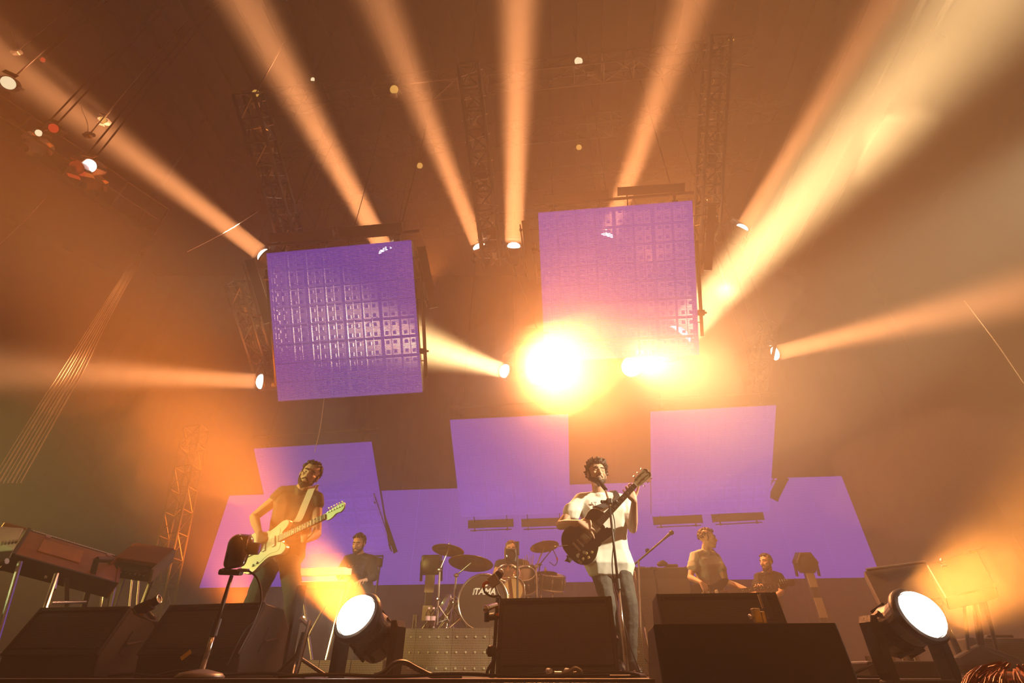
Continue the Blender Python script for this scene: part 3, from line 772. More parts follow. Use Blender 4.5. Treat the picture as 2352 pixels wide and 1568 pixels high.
# black floodlight box in front of the drummer's face
t = thing('upright_lamp_box', 'black box on an upright pole in front of the drummer\'s face', 'light', onr(1188, 6.45))
a = P(1174, 1277, 6.45); b = MB(); b.box(a, (.14, .12, .17), bev=.02); b.build('housing', BLACK, t)
b = MB(); b.lathe([(0, 0), (.05, 0), (.06, .02)], M=zframe(a + Vector((0, -.062, 0)), (0, -1, 0)), seg=16); b.build('lens', GLOSSB, t)
q = P(1188, 1247, 6.48); b = MB(); b.cyl((q.x, q.y, zb + .02), q, .014); b.box((q.x, q.y, q.z - .06), (.05, .05, .16), bev=.008); b.cyl(a, (q.x, q.y, a.z), .012); b.build('pole', BLACK, t)
for f_ in ((.16, .1), (-.16, .1), (0, -.16)):
    b = MB(); b.cyl((q.x, q.y, zb + .16), (q.x + f_[0], q.y + f_[1], zb + .008), .009); b.build('leg', BLACK, t)
# stick bag and sticks
t = thing('stick_bag', 'dark stick bag hanging at the right of the drummer', 'bag', P(1212, 1340, 7.0))
b = MB(); b.hull([(P(1206, 1305, 7.0), .05), (P(1222, 1305, 7.0), .05), (P(1208, 1352, 7.0), .04), (P(1222, 1352, 7.0), .04)]); b.build('pouch', BSHIRT, t, smooth=True)
b = MB(); b.cyl(P(1212, 1320, 7.08), (P(1212, 1320, 7.08).x, 7.08, zb), .012); b.build('post', CHROME, t)
for i in range(6):
    s_ = thing('drumstick', 'pale wooden drumstick standing in the stick bag', 'drumstick', P(1206 + i * 3, 1310, 7.0), 'drumsticks in the bag')
    b = MB(); a = P(1206 + i * 3.2, 1308, 7.0); b.cyl(a, a + Vector((.01 * (i - 3), 0, .13 + .02 * (i % 3))), .007, .004); b.ball(a + Vector((.01 * (i - 3), 0, .135 + .02 * (i % 3))), .006, 6, (1, 1, 1.8)); b.build('shaft', mat('pale_wood', (.55, .33, .16), .5), s_)
for i in range(2):
    t = thing('water_bottle', ['clear water bottle on the riser edge, nearer the plastic cup', 'clear water bottle on the riser edge, nearer the cymbal stand'][i], 'bottle', onr(981 + i * 11, 6.12), 'water bottles')
    Mb = Matrix.Translation(onr(981 + i * 11, 6.12)); b = MB(Mb)
    b.lathe([(0, .001), (.03, .001), (.031, .05), (.029, .06), (.031, .07), (.031, .13), (.025, .155), (.012, .175), (.012, .19)], seg=18); b.build('bottle', glass('clear_plastic', (.9, .85, .78)), t, smooth=True)
    b = MB(Mb); b.lathe([(.0318, .075), (.0318, .118)], seg=18); b.build('paper_label', mat('pink_label', (.62, .36, .42), .6), t)
    b = MB(Mb); b.cyl((0, 0, .186), (0, 0, .205), .014, seg=12); b.build('screw_cap', mat('pink_cap', (.7, .4, .45), .4), t)
t = thing('plastic_cup', 'clear plastic cup standing alone on the riser edge', 'cup', onr(951, 6.12))
b = MB(Matrix.Translation(onr(951, 6.12))); b.lathe([(0, .002), (.028, .002), (.040, .13), (.042, .13), (.038, .128), (.027, .004), (0, .004)], seg=20); b.build('cup', glass('clear_plastic', (.9, .85, .78)), t, smooth=True)

# ================================================================ PEOPLE
def rotv(v, ax, deg): return Matrix.Rotation(R(deg), 3, ax) @ v
def hand(b, w, d, n, thumb, curl=.6, k=1., spread=.5, curls=None):
    """palm and five fingers: wrist w, direction d, palm normal n, thumb side sign"""
    w, d = Vector(w), Vector(d).normalized(); n = Vector(n); n = (n - d * n.dot(d)).normalized(); s = d.cross(n) * thumb
    kn = [w + d * (.088 - .006 * abs(i - 1.2)) * k + s * (.036 - .0245 * i) * k for i in range(4)]
    b.hull([(w, .024 * k), (w + d * .03 * k + s * .022 * k, .016 * k), (w + d * .03 * k - s * .022 * k, .015 * k)] + [(p, .0125 * k) for p in kn], 8)
    for i, p in enumerate(kn):
        cu = (curls[i] if curls else curl); ln = [(.044, .027, .021), (.048, .031, .023), (.045, .029, .022), (.036, .022, .019)][i]
        ax = d.cross(n).normalized(); dd = (d + s * spread * (1.2 - i) * .35).normalized(); q = p; a = 0
        for j, L in enumerate(ln):
            a = [50, 75, 45][j] * cu; dd = Matrix.Rotation(R(a), 3, ax) @ dd
            e = q + dd * L * k; b.hull([(q, (.0092 - .0008 * j) * k), (e, (.0086 - .0008 * j) * k)], 8); q = e
    q = w + d * .028 * k + s * .03 * k; dd = (d * .62 + s * .70 + n * .35).normalized()
    for j, L in enumerate((.042, .034, .026)):
        e = q + dd * L * k; b.hull([(q, (.0125 - .0015 * j) * k), (e, (.0112 - .0015 * j) * k)], 8); q = e
        dd = (dd + n * .35 * curl + d * .25).normalized()
def head(b, H, k=1.):
    """head surface in frame H: x to its side, y forward, z up"""
    g = lambda x, y, z: H @ Vector((x * k, y * k, z * k))
    def ell(c, r, n=14):
        pts = []
        m = 7
        for i in range(m + 1):
            ph = math.pi * i / m
            for j in range(n if 0 < i < m else 1):
                q = 2 * math.pi * j / n
                pts.append((g(c[0] + r[0] * math.sin(ph) * math.cos(q), c[1] + r[1] * math.sin(ph) * math.sin(q), c[2] + r[2] * math.cos(ph)), .001))
        vs = [b.b.verts.new(b.M @ p) for p, _ in pts]; r_ = bmesh.ops.convex_hull(b.b, input=vs)
    ell((0, -.012, .034), (.076, .098, .084)); ell((0, .018, -.02), (.064, .076, .085)); ell((0, .04, -.07), (.045, .048, .045))
    b.hull([(g(0, .07, -.098), .019 * k), (g(-.02, .06, -.095), .016 * k), (g(.02, .06, -.095), .016 * k)], 8)
    for s in (-1, 1):
        b.hull([(g(s * .052, .01, -.055), .018 * k), (g(s * .026, .062, -.09), .016 * k)], 8)
        b.hull([(g(s * .040, .072, -.018), .017 * k), (g(s * .052, .045, -.012), .017 * k)], 8)
        b.hull([(g(s * .012, .088, .020), .010 * k), (g(s * .045, .074, .022), .010 * k)], 8)
        b.hull([(g(s * .012, .102, -.030), .009 * k), (g(0, .105, -.028), .010 * k)], 6)
        ell((s * .078, -.006, -.008), (.010, .020, .032), 8)
    b.hull([(g(0, .090, .016), .008 * k), (g(0, .112, -.024), .0115 * k)], 8)
    b.hull([(g(-.020, .085, -.056), .0075 * k), (g(0, .094, -.054), .009 * k), (g(.020, .085, -.056), .0075 * k)], 8)
    b.hull([(g(-.014, .086, -.068), .0075 * k), (g(.014, .086, -.068), .0085 * k)], 8)
def face_bits(t, H, k=1., beard=None, beardlen=.02, shut=False, moustache=True):
    g = lambda x, y, z: H @ Vector((x * k, y * k, z * k))
    for s in (-1, 1):
        b = MB(); b.ball(g(s * .030, .076, .004), .0135 * k, 10, (1, .75, .62), H.to_3x3())
        e = b.build('eye', SKIN if shut else mat('eye_white', (.7, .66, .6), .3), t, smooth=True)
        if not shut: b = MB(); b.ball(g(s * .030, .0855, .004), .0058 * k, 8); b.build('iris', HAIR, e, smooth=True)
        else: b = MB(); b.hull([(g(s * .018, .086, .0), .002), (g(s * .042, .082, .0), .002)], 6); b.build('eyelash', HAIR, e)
        b = MB(); b.hull([(g(s * .014, .096, .026), .0055 * k), (g(s * .034, .091, .031), .0055 * k), (g(s * .050, .076, .026), .004 * k)], 8); b.build('eyebrow', HAIR, t, smooth=True)
    if beard:
        b = MB()
        for s in (-1, 1):
            b.hull([(g(s * .066, .012, -.015), .012 * k), (g(s * .056, .02, -.06), .017 * k)], 8)
            b.hull([(g(s * .054, .022, -.062), .019 * k), (g(s * .022, .070, -.098), .020 * k), (g(s * .03, .06, -.068), .014 * k)], 8)
            if moustache: b.hull([(g(s * .003, .103, -.044), .0065 * k), (g(s * .026, .088, -.060), .0075 * k)], 8)
        b.hull([(g(-.018, .074, -.095), .020 * k), (g(.018, .074, -.095), .020 * k), (g(0, .066, -.108 - beardlen * .5), .018 * k)], 8)
        b.hull([(g(0, .092, -.082), .008 * k), (g(0, .085, -.095), .012 * k)], 8)
        b.build('beard', beard, t, remesh=.0045, noise=(.004, 90, 1))
def hair_part(t, H, k=1., kind='short', m=None, seed=1):
    rg = random.Random(seed); g = lambda x, y, z: H @ Vector((x * k, y * k, z * k)); b = MB()
    N = {'short': 260, 'curly': 520, 'receding': 90, 'cropped': 200}[kind]
    for i in range(N):
        u = rg.uniform(0, 2 * math.pi); z = rg.uniform(-.45, 1)
        x, y = math.cos(u) * math.sqrt(1 - z * z), math.sin(u) * math.sqrt(1 - z * z)
        if y > .35 and z < (.50 if kind != 'receding' else .75): continue
        if y > -.05 and z < .12 and abs(x) > .5: continue
        if z < -.2 and y > -.35: continue
        lift = {'short': .008, 'curly': rg.uniform(.002, .020), 'receding': .003, 'cropped': .002}[kind]
        r = {'short': .011, 'curly': .0125, 'receding': .012, 'cropped': .012}[kind]
        p = (x * (.076 + lift), y * (.096 + lift) - .012, z * (.084 + lift) + .036)
        q = (p[0] + x * rg.uniform(0, .02) * (kind == 'curly') + rg.uniform(-.008, .008), p[1] + y * rg.uniform(0, .015) * (kind == 'curly') + rg.uniform(-.004, .012), p[2] + rg.uniform(0, .018) * (z > 0) * (2 if kind == 'curly' else 1))
        b.hull([(g(*p), r * k), (g(*q), r * .7 * k)], 6)
    for s in (-1, 1): b.hull([(g(s * .073, .01, .03), .009 * k), (g(s * .073, .016, -.01), .006 * k)], 6)
    return b.build('hair', m or HAIR, t, remesh=.0042, noise=(.003 if kind == 'curly' else .002, 90, 1))
def person(label, J, facing, headf, headup, hk=1., scale=1., build=1., vox=.0065, name='person', hands=None, skin=SKIN, group=None, feet=True):
    """J: world joints. Returns thing, dict of helpful frames."""
    J = {k: Vector(v) for k, v in J.items()}; f = Vector(facing).normalized()
    pel = (J['hipL'] + J['hipR']) / 2; chest = (J['shL'] + J['shR']) / 2
    t = thing(name, label, 'person', (pel.x, pel.y, min(J['anL'].z, J['anR'].z) - .08 * scale), group)
    hf, hu = Vector(headf).normalized(), Vector(headup).normalized()
    hx = hf.cross(hu).normalized(); hu = hx.cross(hf)
    H = Matrix((hx, hf, hu)).transposed().to_4x4(); H.translation = J['head']
    s = scale; bw = build; b = MB()
    head(b, H, hk)
    b.hull([(J['head'] + hu * -.045 * hk - hf * .02 * hk, .052 * s), (J['neck'] + f * .0, .058 * s)], 10)
    sh = (J['shR'] - J['shL']).normalized(); up = (chest - pel).normalized(); ff = sh.cross(up); ff = ff if ff.dot(f) > 0 else -ff
    J['_ff'] = ff; J['_up'] = up; J['_sh'] = sh
    T = torso_pts(J, s, bw, 0)
    for h_ in T: b.hull(h_, 10)
    for k_, sg in (('L', -1), ('R', 1)):
        b.hull([(J['neck'] - up * .01, .045 * s), (J['sh' + k_] + up * .012, .050 * s)], 8)
        b.hull([(J['sh' + k_], .056 * s * bw), (J['sh' + k_].lerp(J['el' + k_], .35), .050 * s * bw)], 10)
        b.hull([(J['sh' + k_].lerp(J['el' + k_], .3), .051 * s * bw), (J['el' + k_], .039 * s * bw)], 10)
        b.hull([(J['el' + k_], .039 * s * bw), (J['el' + k_].lerp(J['wr' + k_], .3), .042 * s * bw)], 10)
        b.hull([(J['el' + k_].lerp(J['wr' + k_], .3), .042 * s * bw), (J['wr' + k_], .026 * s)], 10)
        b.hull([(J['hip' + k_], .085 * s * bw), (J['kn' + k_], .054 * s)], 10)
        b.hull([(J['kn' + k_], .054 * s), (J['kn' + k_].lerp(J['an' + k_], .35), .052 * s)], 10)
        b.hull([(J['kn' + k_].lerp(J['an' + k_], .35), .052 * s), (J['an' + k_], .036 * s)], 10)
        if feet:
            fd = Vector((f.x, f.y, 0)).normalized(); a = J['an' + k_]
            b.hull([(a + Vector((0, 0, -.04 * s)), .03 * s), (a + fd * .13 * s + Vector((0, 0, -.055 * s)), .022 * s)], 8)
    for k_ in ('L', 'R'):
        if hands and k_ in hands: hand(b, J['wr' + k_], *hands[k_])
    body = b.build('body', skin, t, remesh=vox)
    return t, J, H
def torso_pts(J, s, bw, g):
    """lists of spheres whose hulls make the trunk; g thickens it for clothes"""
    ff, up, sh = J['_ff'], J['_up'], J['_sh']; pel = (J['hipL'] + J['hipR']) / 2; chest = (J['shL'] + J['shR']) / 2
    L = (chest - pel).length; c1 = chest - up * .10 * s; c2 = pel.lerp(chest, .42); w1 = (J['shR'] - J['shL']).length / 2
    A = [(J['shL'] + sh * .02 - up * .02, .058 * s * bw + g), (J['shR'] - sh * .02 - up * .02, .058 * s * bw + g)]
    B = [(c1 + sh * w1 * .62 * k + ff * .035 * s, .085 * s * bw + g) for k in (-1, 1)] + [(c1 + sh * w1 * .62 * k - ff * .03 * s, .085 * s * bw + g) for k in (-1, 1)]
    Cc = [(c2 + sh * .075 * s * bw * k + ff * .01, .082 * s * bw + g) for k in (-1, 1)]
    D = [(pel + sh * .075 * s * bw * k + up * .06 * s, .088 * s * bw + g) for k in (-1, 1)]
    E = [(J['hipL'], .088 * s * bw + g), (J['hipR'], .088 * s * bw + g)]
    return [A + B, B + Cc, Cc + D, D + E]
def tee(t, J, s, bw, m, sleeve=.45, hem=.0, g=.012, flare=.02, name='t_shirt', cuff=True, noise=.007, collar=True, vox=.008):
    b = MB(); T = torso_pts(J, s, bw, g)
    for h_ in T[:3]: b.hull(h_, 10)
    pel = (J['hipL'] + J['hipR']) / 2; up, sh, ff = J['_up'], J['_sh'], J['_ff']
    lo = [(pel + sh * .09 * s * bw * k - up * hem + ff * q, .078 * s * bw + g + flare) for k in (-1, 1) for q in (-.01, .01)]
    b.hull([(pel + sh * .08 * s * bw * k + up * .12, .085 * s * bw + g) for k in (-1, 1)] + lo, 10)
    for k_ in ('L', 'R'):
        a, e = J['sh' + k_], J['el' + k_]; q = a.lerp(e, sleeve)
        b.hull([(J['neck'] - up * .022, .043 * s + g * .6), (a + up * .008, .052 * s + g)], 8)
        b.hull([(a, .058 * s * bw + g), (q, .054 * s * bw + g * 1.25)], 10)
        if cuff and sleeve < .8: b.hull([(a.lerp(e, sleeve - .05), .060 * s * bw + g * 1.3), (a.lerp(e, sleeve + .01), .060 * s * bw + g * 1.3)], 12)
    if collar: b.hull([(J['neck'] - up * .03, .064 * s + g * .4), (J['neck'] - up * .015, .060 * s + g * .4)], 12)
    return b.build(name, m, t, remesh=vox, noise=(noise, 9, .6))
def trousers(t, J, s, bw, m, g=.012, hemr=.048, top=.05, noise=.006, vox=.009):
    b = MB(); T = torso_pts(J, s, bw, g * .6); up, sh = J['_up'], J['_sh']; pel = (J['hipL'] + J['hipR']) / 2
    b.hull([(pel + sh * .07 * s * bw * k + up * top, .084 * s * bw + g * .4) for k in (-1, 1)] + [(J['hip' + k], .090 * s * bw + g * .4) for k in 'LR'], 10)
    for k in 'LR':
        b.hull([(J['hip' + k], .090 * s * bw + g * .5), (J['kn' + k], .058 * s + g)], 10)
        mid = J['kn' + k].lerp(J['an' + k], .35)
        b.hull([(J['kn' + k], .058 * s + g), (mid, .054 * s + g)], 10)
        b.hull([(mid, .054 * s + g), (J['an' + k] + Vector((0, 0, .02)), hemr * s)], 10)
    return b.build('trousers', m, t, remesh=vox, noise=(noise, 11, 1.6))
def shoes(t, J, s, f, m=SHOE):
    fd = Vector((f[0], f[1], 0)).normalized(); sd = Vector((-fd.y, fd.x, 0))
    for k in 'LR':
        a = J['an' + k]; z = a.z - .08 * s; g = lambda x, y, h: Vector((a.x, a.y, z)) + fd * x * s + sd * y * s + Vector((0, 0, h * s))
        b = MB(); b.hull([(g(-.05, .012, .035), .03), (g(-.05, -.012, .035), .03), (g(.08, .025, .03), .024), (g(.08, -.025, .03), .024), (g(.16, .008, .026), .020), (g(.16, -.008, .026), .020), (g(0, 0, .085), .036)], 8)
        q = b.build('shoe', m, t, remesh=.007)
        b = MB(); b.hull([(g(-.055, .012, .008), .008), (g(-.055, -.012, .008), .008), (g(.08, .045, .008), .008), (g(.08, -.045, .008), .008), (g(.17, .015, .008), .008), (g(.17, -.015, .008), .008), (g(-.07, 0, .008), .008)], 6); b.build('sole', RUB, q)

# ---------------------------------------------------------------- guitars
def mirror(up, lo): return up + lo[::-1]
def guitar(M, label, kind, name='electric_guitar', k=1.):
    """frame M: x along the neck, y across it, z out of the front"""
    t = thing(name, label, 'guitar', M=M)
    K = M @ Matrix.Scale(k, 4)
    if kind == 'single':
        o = [(-.225, 0), (-.215, .08), (-.165, .145), (-.09, .168), (-.01, .145), (.05, .112), (.11, .118), (.17, .132), (.215, .105), (.235, .05), (.24, .025),
             (.185, .0), (.155, -.035), (.165, -.07), (.20, -.095), (.205, -.125), (.16, -.138), (.09, -.128), (.03, -.115), (-.02, -.142), (-.09, -.170), (-.165, -.15), (-.215, -.085)]
        bm_, pg = GLOSSB, None; nl, hl = .60, .17
    elif kind == 'offset':
        o = [(-.23, .02), (-.235, .08), (-.19, .135), (-.11, .158), (-.03, .135), (.03, .108), (.10, .118), (.18, .140), (.24, .125), (.235, .085), (.18, .055), (.16, .028),
             (.16, -.028), (.19, -.06), (.205, -.10), (.17, -.128), (.10, -.118), (.03, -.108), (-.04, -.130), (-.12, -.165), (-.20, -.155), (-.245, -.10), (-.24, -.03)]
        bm_ = CREAM; nl, hl = .60, .19
    else:  # bass
        o = [(-.22, 0), (-.21, .09), (-.14, .15), (-.04, .13), (.03, .11), (.10, .12), (.2, .16), (.27, .15), (.24, .10), (.17, .05), (.16, .03), (.16, -.03), (.17, -.06), (.22, -.11), (.2, -.14), (.12, -.13), (.03, -.11), (-.04, -.14), (-.14, -.165), (-.21, -.09)]
        bm_ = BSHIRT; nl, hl = .80, .2
    pts = [(p.x, p.y) for p in spline([(x, y, 0) for x, y in o], 5, True)]
    b = MB(K); b.prism(pts, -.022, .022, bev=.009); b.build('guitar_body', bm_, t, smooth=False)
    x1 = .15; b = MB(K)
    b.prism([(x1, -.028), (x1, .028), (nl, .0215), (nl, -.0215)], .010, .031, bev=.004); b.build('neck', WOODD if kind != 'offset' else WOOD, t)
    b = MB(K); b.prism([(x1 - .01, -.027), (x1 - .01, .027), (nl, .0205), (nl, -.0205)], .031, .037); fb = b.build('fretboard', WOODD, t)
    f0 = None; sc = nl + .035 + .03
    for i in range(1, 21):
        x = nl - (nl + .05) * (1 - 2 ** (-i / 12))
        if x < x1: break
        fm = K @ Matrix.Translation((x, 0, .0375))
        if f0 is None: b = MB(fm); b.box((0, 0, 0), (.0025, .045, .002)); f0 = b.build('fret', ALU, fb, frame=fm)
        else: share(f0, 'fret', fm, fb)
        if i in (3, 5, 7, 9, 12):
            b = MB(K); b.box((x + .012, 0, .0375), (.006, .014, .001)); b.build('inlay', WHITE, fb)
    b = MB(K); b.box((nl + .002, 0, .036), (.004, .042, .01)); b.build('nut', WHITE, t)
    if kind == 'single':
        hp = [(nl, -.021), (nl, .021), (nl + .03, .035), (nl + .15, .042), (nl + .17, .02), (nl + .16, 0), (nl + .17, -.02), (nl + .15, -.042), (nl + .03, -.035)]
        pegs = [(nl + .045 + .045 * i, s * .032, s) for i in range(3) for s in (-1, 1)]; hm = mat('headstock_reflection', (.42, .33, .20), .3, .3)  # gold base colour paints in the bright reflection on the headstock
    else:
        hp = [(p.x, p.y) for p in spline([(nl, -.021, 0), (nl, .021, 0), (nl + .03, .034, 0), (nl + .17, .050, 0), (nl + .19, .03, 0), (nl + .178, -.005, 0), (nl + .14, -.02, 0), (nl + .11, -.012, 0), (nl + .06, -.034, 0), (nl + .02, -.036, 0)], 4, True)]
        pegs = [(nl + .035 + .026 * i, .04, 1) for i in range(6 if kind == 'offset' else 4)]; hm = mat('pale_green_lacquer', (.62, .80, .36), .3) if kind == 'offset' else WOODD
    b = MB(K); b.prism(hp, .008, .024, bev=.002); hd = b.build('headstock', hm, t)
    if kind == 'single':
        b = MB(K); b.tube([(x, y, .025) for x, y in hp], .0022, 5, True); b.build('edge_binding', PANELG, hd)
    for x, y, s in pegs:
        b = MB(K); b.cyl((x, y * .6, .02), (x, y * .6, .036), .0045, seg=8); b.cyl((x, y, .016), (x, y + s * .022, .016), .003, seg=6); b.box((x, y + s * .024, .016), (.013, .011, .007), bev=.002); b.build('tuning_peg', CHROME, hd)
    # pickups, bridge, knobs
    pus = [.10, -.02] if kind == 'single' else [.09, -.01]
    for x in pus:
        b = MB(K)
        if kind == 'single': b.box((x, 0, .026), (.05, .082, .012), bev=.003); q = b.build('pickup', mat('pickup_cover', (.45, .36, .22), .25, .7), t)
        else: b.box((x, 0, .028), (.036, .09, .014), bev=.006); q = b.build('pickup', WHITE, t)
        b = MB(K)
        for j in range(6): b.cyl((x, -.026 + j * .0104, .03), (x, -.026 + j * .0104, .0365), .0024, seg=6)
        b.build('pole_pieces', ALU, q, kind='stuff')
    b = MB(K); b.box((-.08, 0, .030), (.016, .08, .014), bev=.003); b.cyl((-.08, -.035, .02), (-.08, -.035, .04), .005); b.cyl((-.08, .035, .02), (-.08, .035, .04), .005); b.build('bridge', CHROME, t)
    b = MB(K); b.box((-.125 if kind == 'single' else -.15, 0, .028), (.02 if kind == 'single' else .07, .09 if kind == 'single' else .055, .012), bev=.004); b.build('tailpiece', CHROME, t)
    for x, y in [(-.06, -.115), (-.11, -.125), (-.10, -.09), (-.15, -.10)] if kind == 'single' else [(-.08, -.11), (-.12, -.115)]:
        b = MB(K); b.cyl((x, y, .02), (x, y, .038), .011, .009, seg=14); b.build('knob', mat('amber_knob', (.5, .35, .15), .3) if kind == 'single' else WHITE, t)
    if kind == 'offset':
        b = MB(K); b.prism([(p.x, p.y) for p in spline([(-.03, .085, 0), (.06, .078, 0), (.15, .09, 0), (.145, .03, 0), (.155, -.03, 0), (.13, -.09, 0), (.04, -.085, 0), (-.06, -.12, 0), (-.14, -.125, 0), (-.10, -.07, 0), (-.05, -.03, 0), (-.045, .04, 0)], 4, True)], .0222, .0245)
        b.build('pickguard', mat('pale_pickguard', (.60, .66, .50), .35), t)
    else:
        b = MB(K); b.box((.04, .0, .0245), (.05, .074, .006), bev=.002); b.build('switch_plate', mat('pickup_cover', (.45, .36, .22), .25, .7), t) if kind == 'single' else b.b.free()
        if kind == 'single':
            rg = random.Random(3)
            b = MB(K)
            for _ in range(9):
                x, y = rg.uniform(-.19, -.10), rg.uniform(-.12, .0); n_ = rg.randint(5, 8); r_ = rg.uniform(.008, .018)
                b.prism([(x + math.cos(2 * math.pi * j / n_) * r_ * rg.uniform(.6, 1.1), y + math.sin(2 * math.pi * j / n_) * r_ * rg.uniform(.6, 1.1)) for j in range(n_)], .0221, .0228)
            b.build('worn_patches', mat('worn_sticker', (.42, .34, .24), .7), t)
            b = MB(K); b.tube([(x, y, .018) for x, y in [(x * .992, y * .992) for x, y in pts]], .0032, 5, True); b.build('edge_binding', CREAM, t)
            b = MB(K); a = (-.15, -.03, .03); b.tube([(-.17, .06, .025), (-.25, .12, .06), (-.255, .13, .06)], .004); b.build('vibrato_arm', CHROME, t)
    ns = 4 if kind == 'bass' else 6
    for j in range(ns):
        y = (-.5 + j / (ns - 1)); b = MB(K); b.cyl((-.08, y * .052, .040), (nl, y * .034, .0405), .0008 + .0003 * (ns - j) / ns, seg=5); b.build('string', ALU, t)
    return t
def strap_part(t, pts, w, m, nrm):
    pts = spline(pts, 8); b = MB(); n = Vector(nrm)
    rings = []
    for i, p in enumerate(pts):
        tg = (pts[min(i + 1, len(pts) - 1)] - pts[max(i - 1, 0)]).normalized(); s = tg.cross(n).normalized()
        rings.append([b.b.verts.new(p + s * w / 2 + n * .002), b.b.verts.new(p - s * w / 2 + n * .002), b.b.verts.new(p - s * w / 2 - n * .001), b.b.verts.new(p + s * w / 2 - n * .001)])
    for A, B in zip(rings, rings[1:]):
        for k in range(4): b.b.faces.new([A[k], A[(k + 1) % 4], B[(k + 1) % 4], B[k]])
    return b.build('strap', m, t)

# ================= singer
SY = 4.66
J = dict(head=P(1371, 1090, 4.55), neck=P(1376, 1133, 4.63), shL=P(1337, 1149, 4.64), shR=P(1432, 1152, 4.66), elL=P(1287, 1206, 4.52), wrL=P(1331, 1200, 4.32),
         elR=P(1453, 1214, 4.56), wrR=P(1457, 1150, 4.30), hipL=P(1376, 1297, 4.70), hipR=P(1424, 1297, 4.70), knL=PZ(1398, 4.66, .50), knR=PZ(1447, 4.62, .50), anL=PZ(1421, 4.80, .085), anR=PZ(1451, 4.72, .085))
GC = P(1349, 1231, 4.36); GN = P(1487, 1085, 4.12)
GX = (GN - GC).normalized(); GZ = Vector((.10, -1, .12)).normalized(); GY = GZ.cross(GX)
GM = frame(GC, GX, GY)
nk = lambda x, y, z: GM @ Vector((x, y, z))
J['wrR'] = nk(.50, -.075, -.035); J['wrL'] = nk(.03, .115, .055)
t, J, H = person('man in white t-shirt singing at the microphone with a black guitar', J, (0, -1, 0), (.12, -1, .10), (.10, .1, 1), 1.06, 1.02, 1.04, .005,
                 hands={'R': ((GX * .25 + GY * .75 + GZ * -.1), (GY * .25 + GZ * 1.), 1, .85, 1.08), 'L': ((GX * .55 - GY * .75 - GZ * .2), (-GZ - GX * .2), 1, .34, 1.1, 1.0)})
shirt = tee(t, J, 1.02, 1.08, WTEE, .5, .0, .014, .030, noise=.0055)
trousers(t, J, 1.02, 1., JEAN, .010, .045); shoes(t, J, 1.02, (.15, -1, 0))
face_bits(t, H, 1.06, HAIR, .03, True); hair_part(t, H, 1.06, 'curly', HAIR, 4)
def stick_on(surf, x, y, lift=.003):
    """frame lying on a garment where pixel x, y sees it"""
    bpy.context.view_layer.update()
    o = Vector((0, 0, CAMZ)); d = (P(x, y, 1.) - o).normalized(); inv = surf.matrix_world.inverted()
    ok, loc, nrm, _ = surf.ray_cast(inv @ o, (inv.to_3x3() @ d).normalized())
    loc = surf.matrix_world @ loc if ok else P(x, y, 4.5); n = (surf.matrix_world.to_3x3() @ nrm).normalized() if ok else -d
    n = (n * .3 - d).normalized(); x_ = Vector((1, .0, .0)); x_ = (x_ - n * x_.dot(n)).normalized(); return frame(loc + n * lift, x_, n.cross(x_))
lettering('AT', .050, stick_on(shirt, 1363, 1158, .012), mat('dark_red_ink', (.16, .05, .05), .8), t, .002)
g1 = guitar(GM, 'black single-cutaway electric guitar with worn stickers held by the singer', 'single')
strap_part(g1, [nk(.20, .115, -.03), J['shR'].lerp(J['neck'], .40) + J['_ff'] * .105 - J['_up'] * .03, J['shR'].lerp(J['neck'], .42) + J['_up'] * .068, J['shR'].lerp(J['neck'], .5) - J['_ff'] * .14, nk(-.25, .0, -.22), nk(-.226, 0, -.02)], .05, BSHIRT, (0, -1, .3))

# ================= guitarist on the left
J = dict(head=P(711, 1091, 4.46), neck=P(694, 1120, 4.60), shL=P(650, 1134, 4.60), shR=P(727, 1145, 4.66), elL=P(583, 1187, 4.56), wrL=P(603, 1219, 4.34),
         elR=P(728, 1226, 4.62), wrR=P(704, 1212, 4.30), hipL=P(627, 1278, 4.72), hipR=P(664, 1280, 4.74), knL=PZ(580, 4.60, .50), knR=PZ(672, 4.45, .52), anL=PZ(563, 4.72, .085), anR=PZ(655, 4.90, .085))
GC = P(614, 1254, 4.36); GN = P(772, 1178, 4.12)
GX = (GN - GC).normalized(); GZ = Vector((.05, -1, .10)).normalized(); GY = GZ.cross(GX)
GM2 = frame(GC, GX, GY); nk2 = lambda x, y, z: GM2 @ Vector((x, y, z))
J['wrR'] = nk2(.34, -.085, -.03); J['wrL'] = nk2(-.03, .115, .06)
t, J, H = person('bearded man in dark sleeveless shirt leaning back while playing a cream guitar', J, (.1, -1, 0), (.28, -1, -.12), (.34, -.05, 1), 1.04, 1.02, 1., .0052,
                 hands={'R': ((GX * .25 + GY * .8 - GZ * .05), (GY * .25 + GZ), 1, .85), 'L': ((GX * .3 - GY * .9 - GZ * .15), (-GZ - GX * .2), 1, .45)})
tee(t, J, 1.02, 1.02, DTEE, .18, -.02, .012, .015, name='sleeveless_shirt', cuff=False, noise=.007)
trousers(t, J, 1.02, 1.05, JEAN, .012, .055); shoes(t, J, 1.02, (0, -1, 0))
face_bits(t, H, 1.04, HAIR, .02, False); hair_part(t, H, 1.04, 'short', HAIR, 9)
g2 = guitar(GM2, 'cream offset electric guitar with pale green headstock, slung low', 'offset')
strap_part(g2, [nk2(.235, .12, -.03), P(686, 1192, 4.40), P(704, 1150, 4.46), J['shR'].lerp(J['neck'], .35) + J['_up'] * .08 + J['_ff'] * .04, J['shR'].lerp(J['neck'], .4) - J['_ff'] * .13, nk2(-.20, .0, -.20), nk2(-.24, 0, -.02)], .065, STRAP, (-.1, -1, .3))

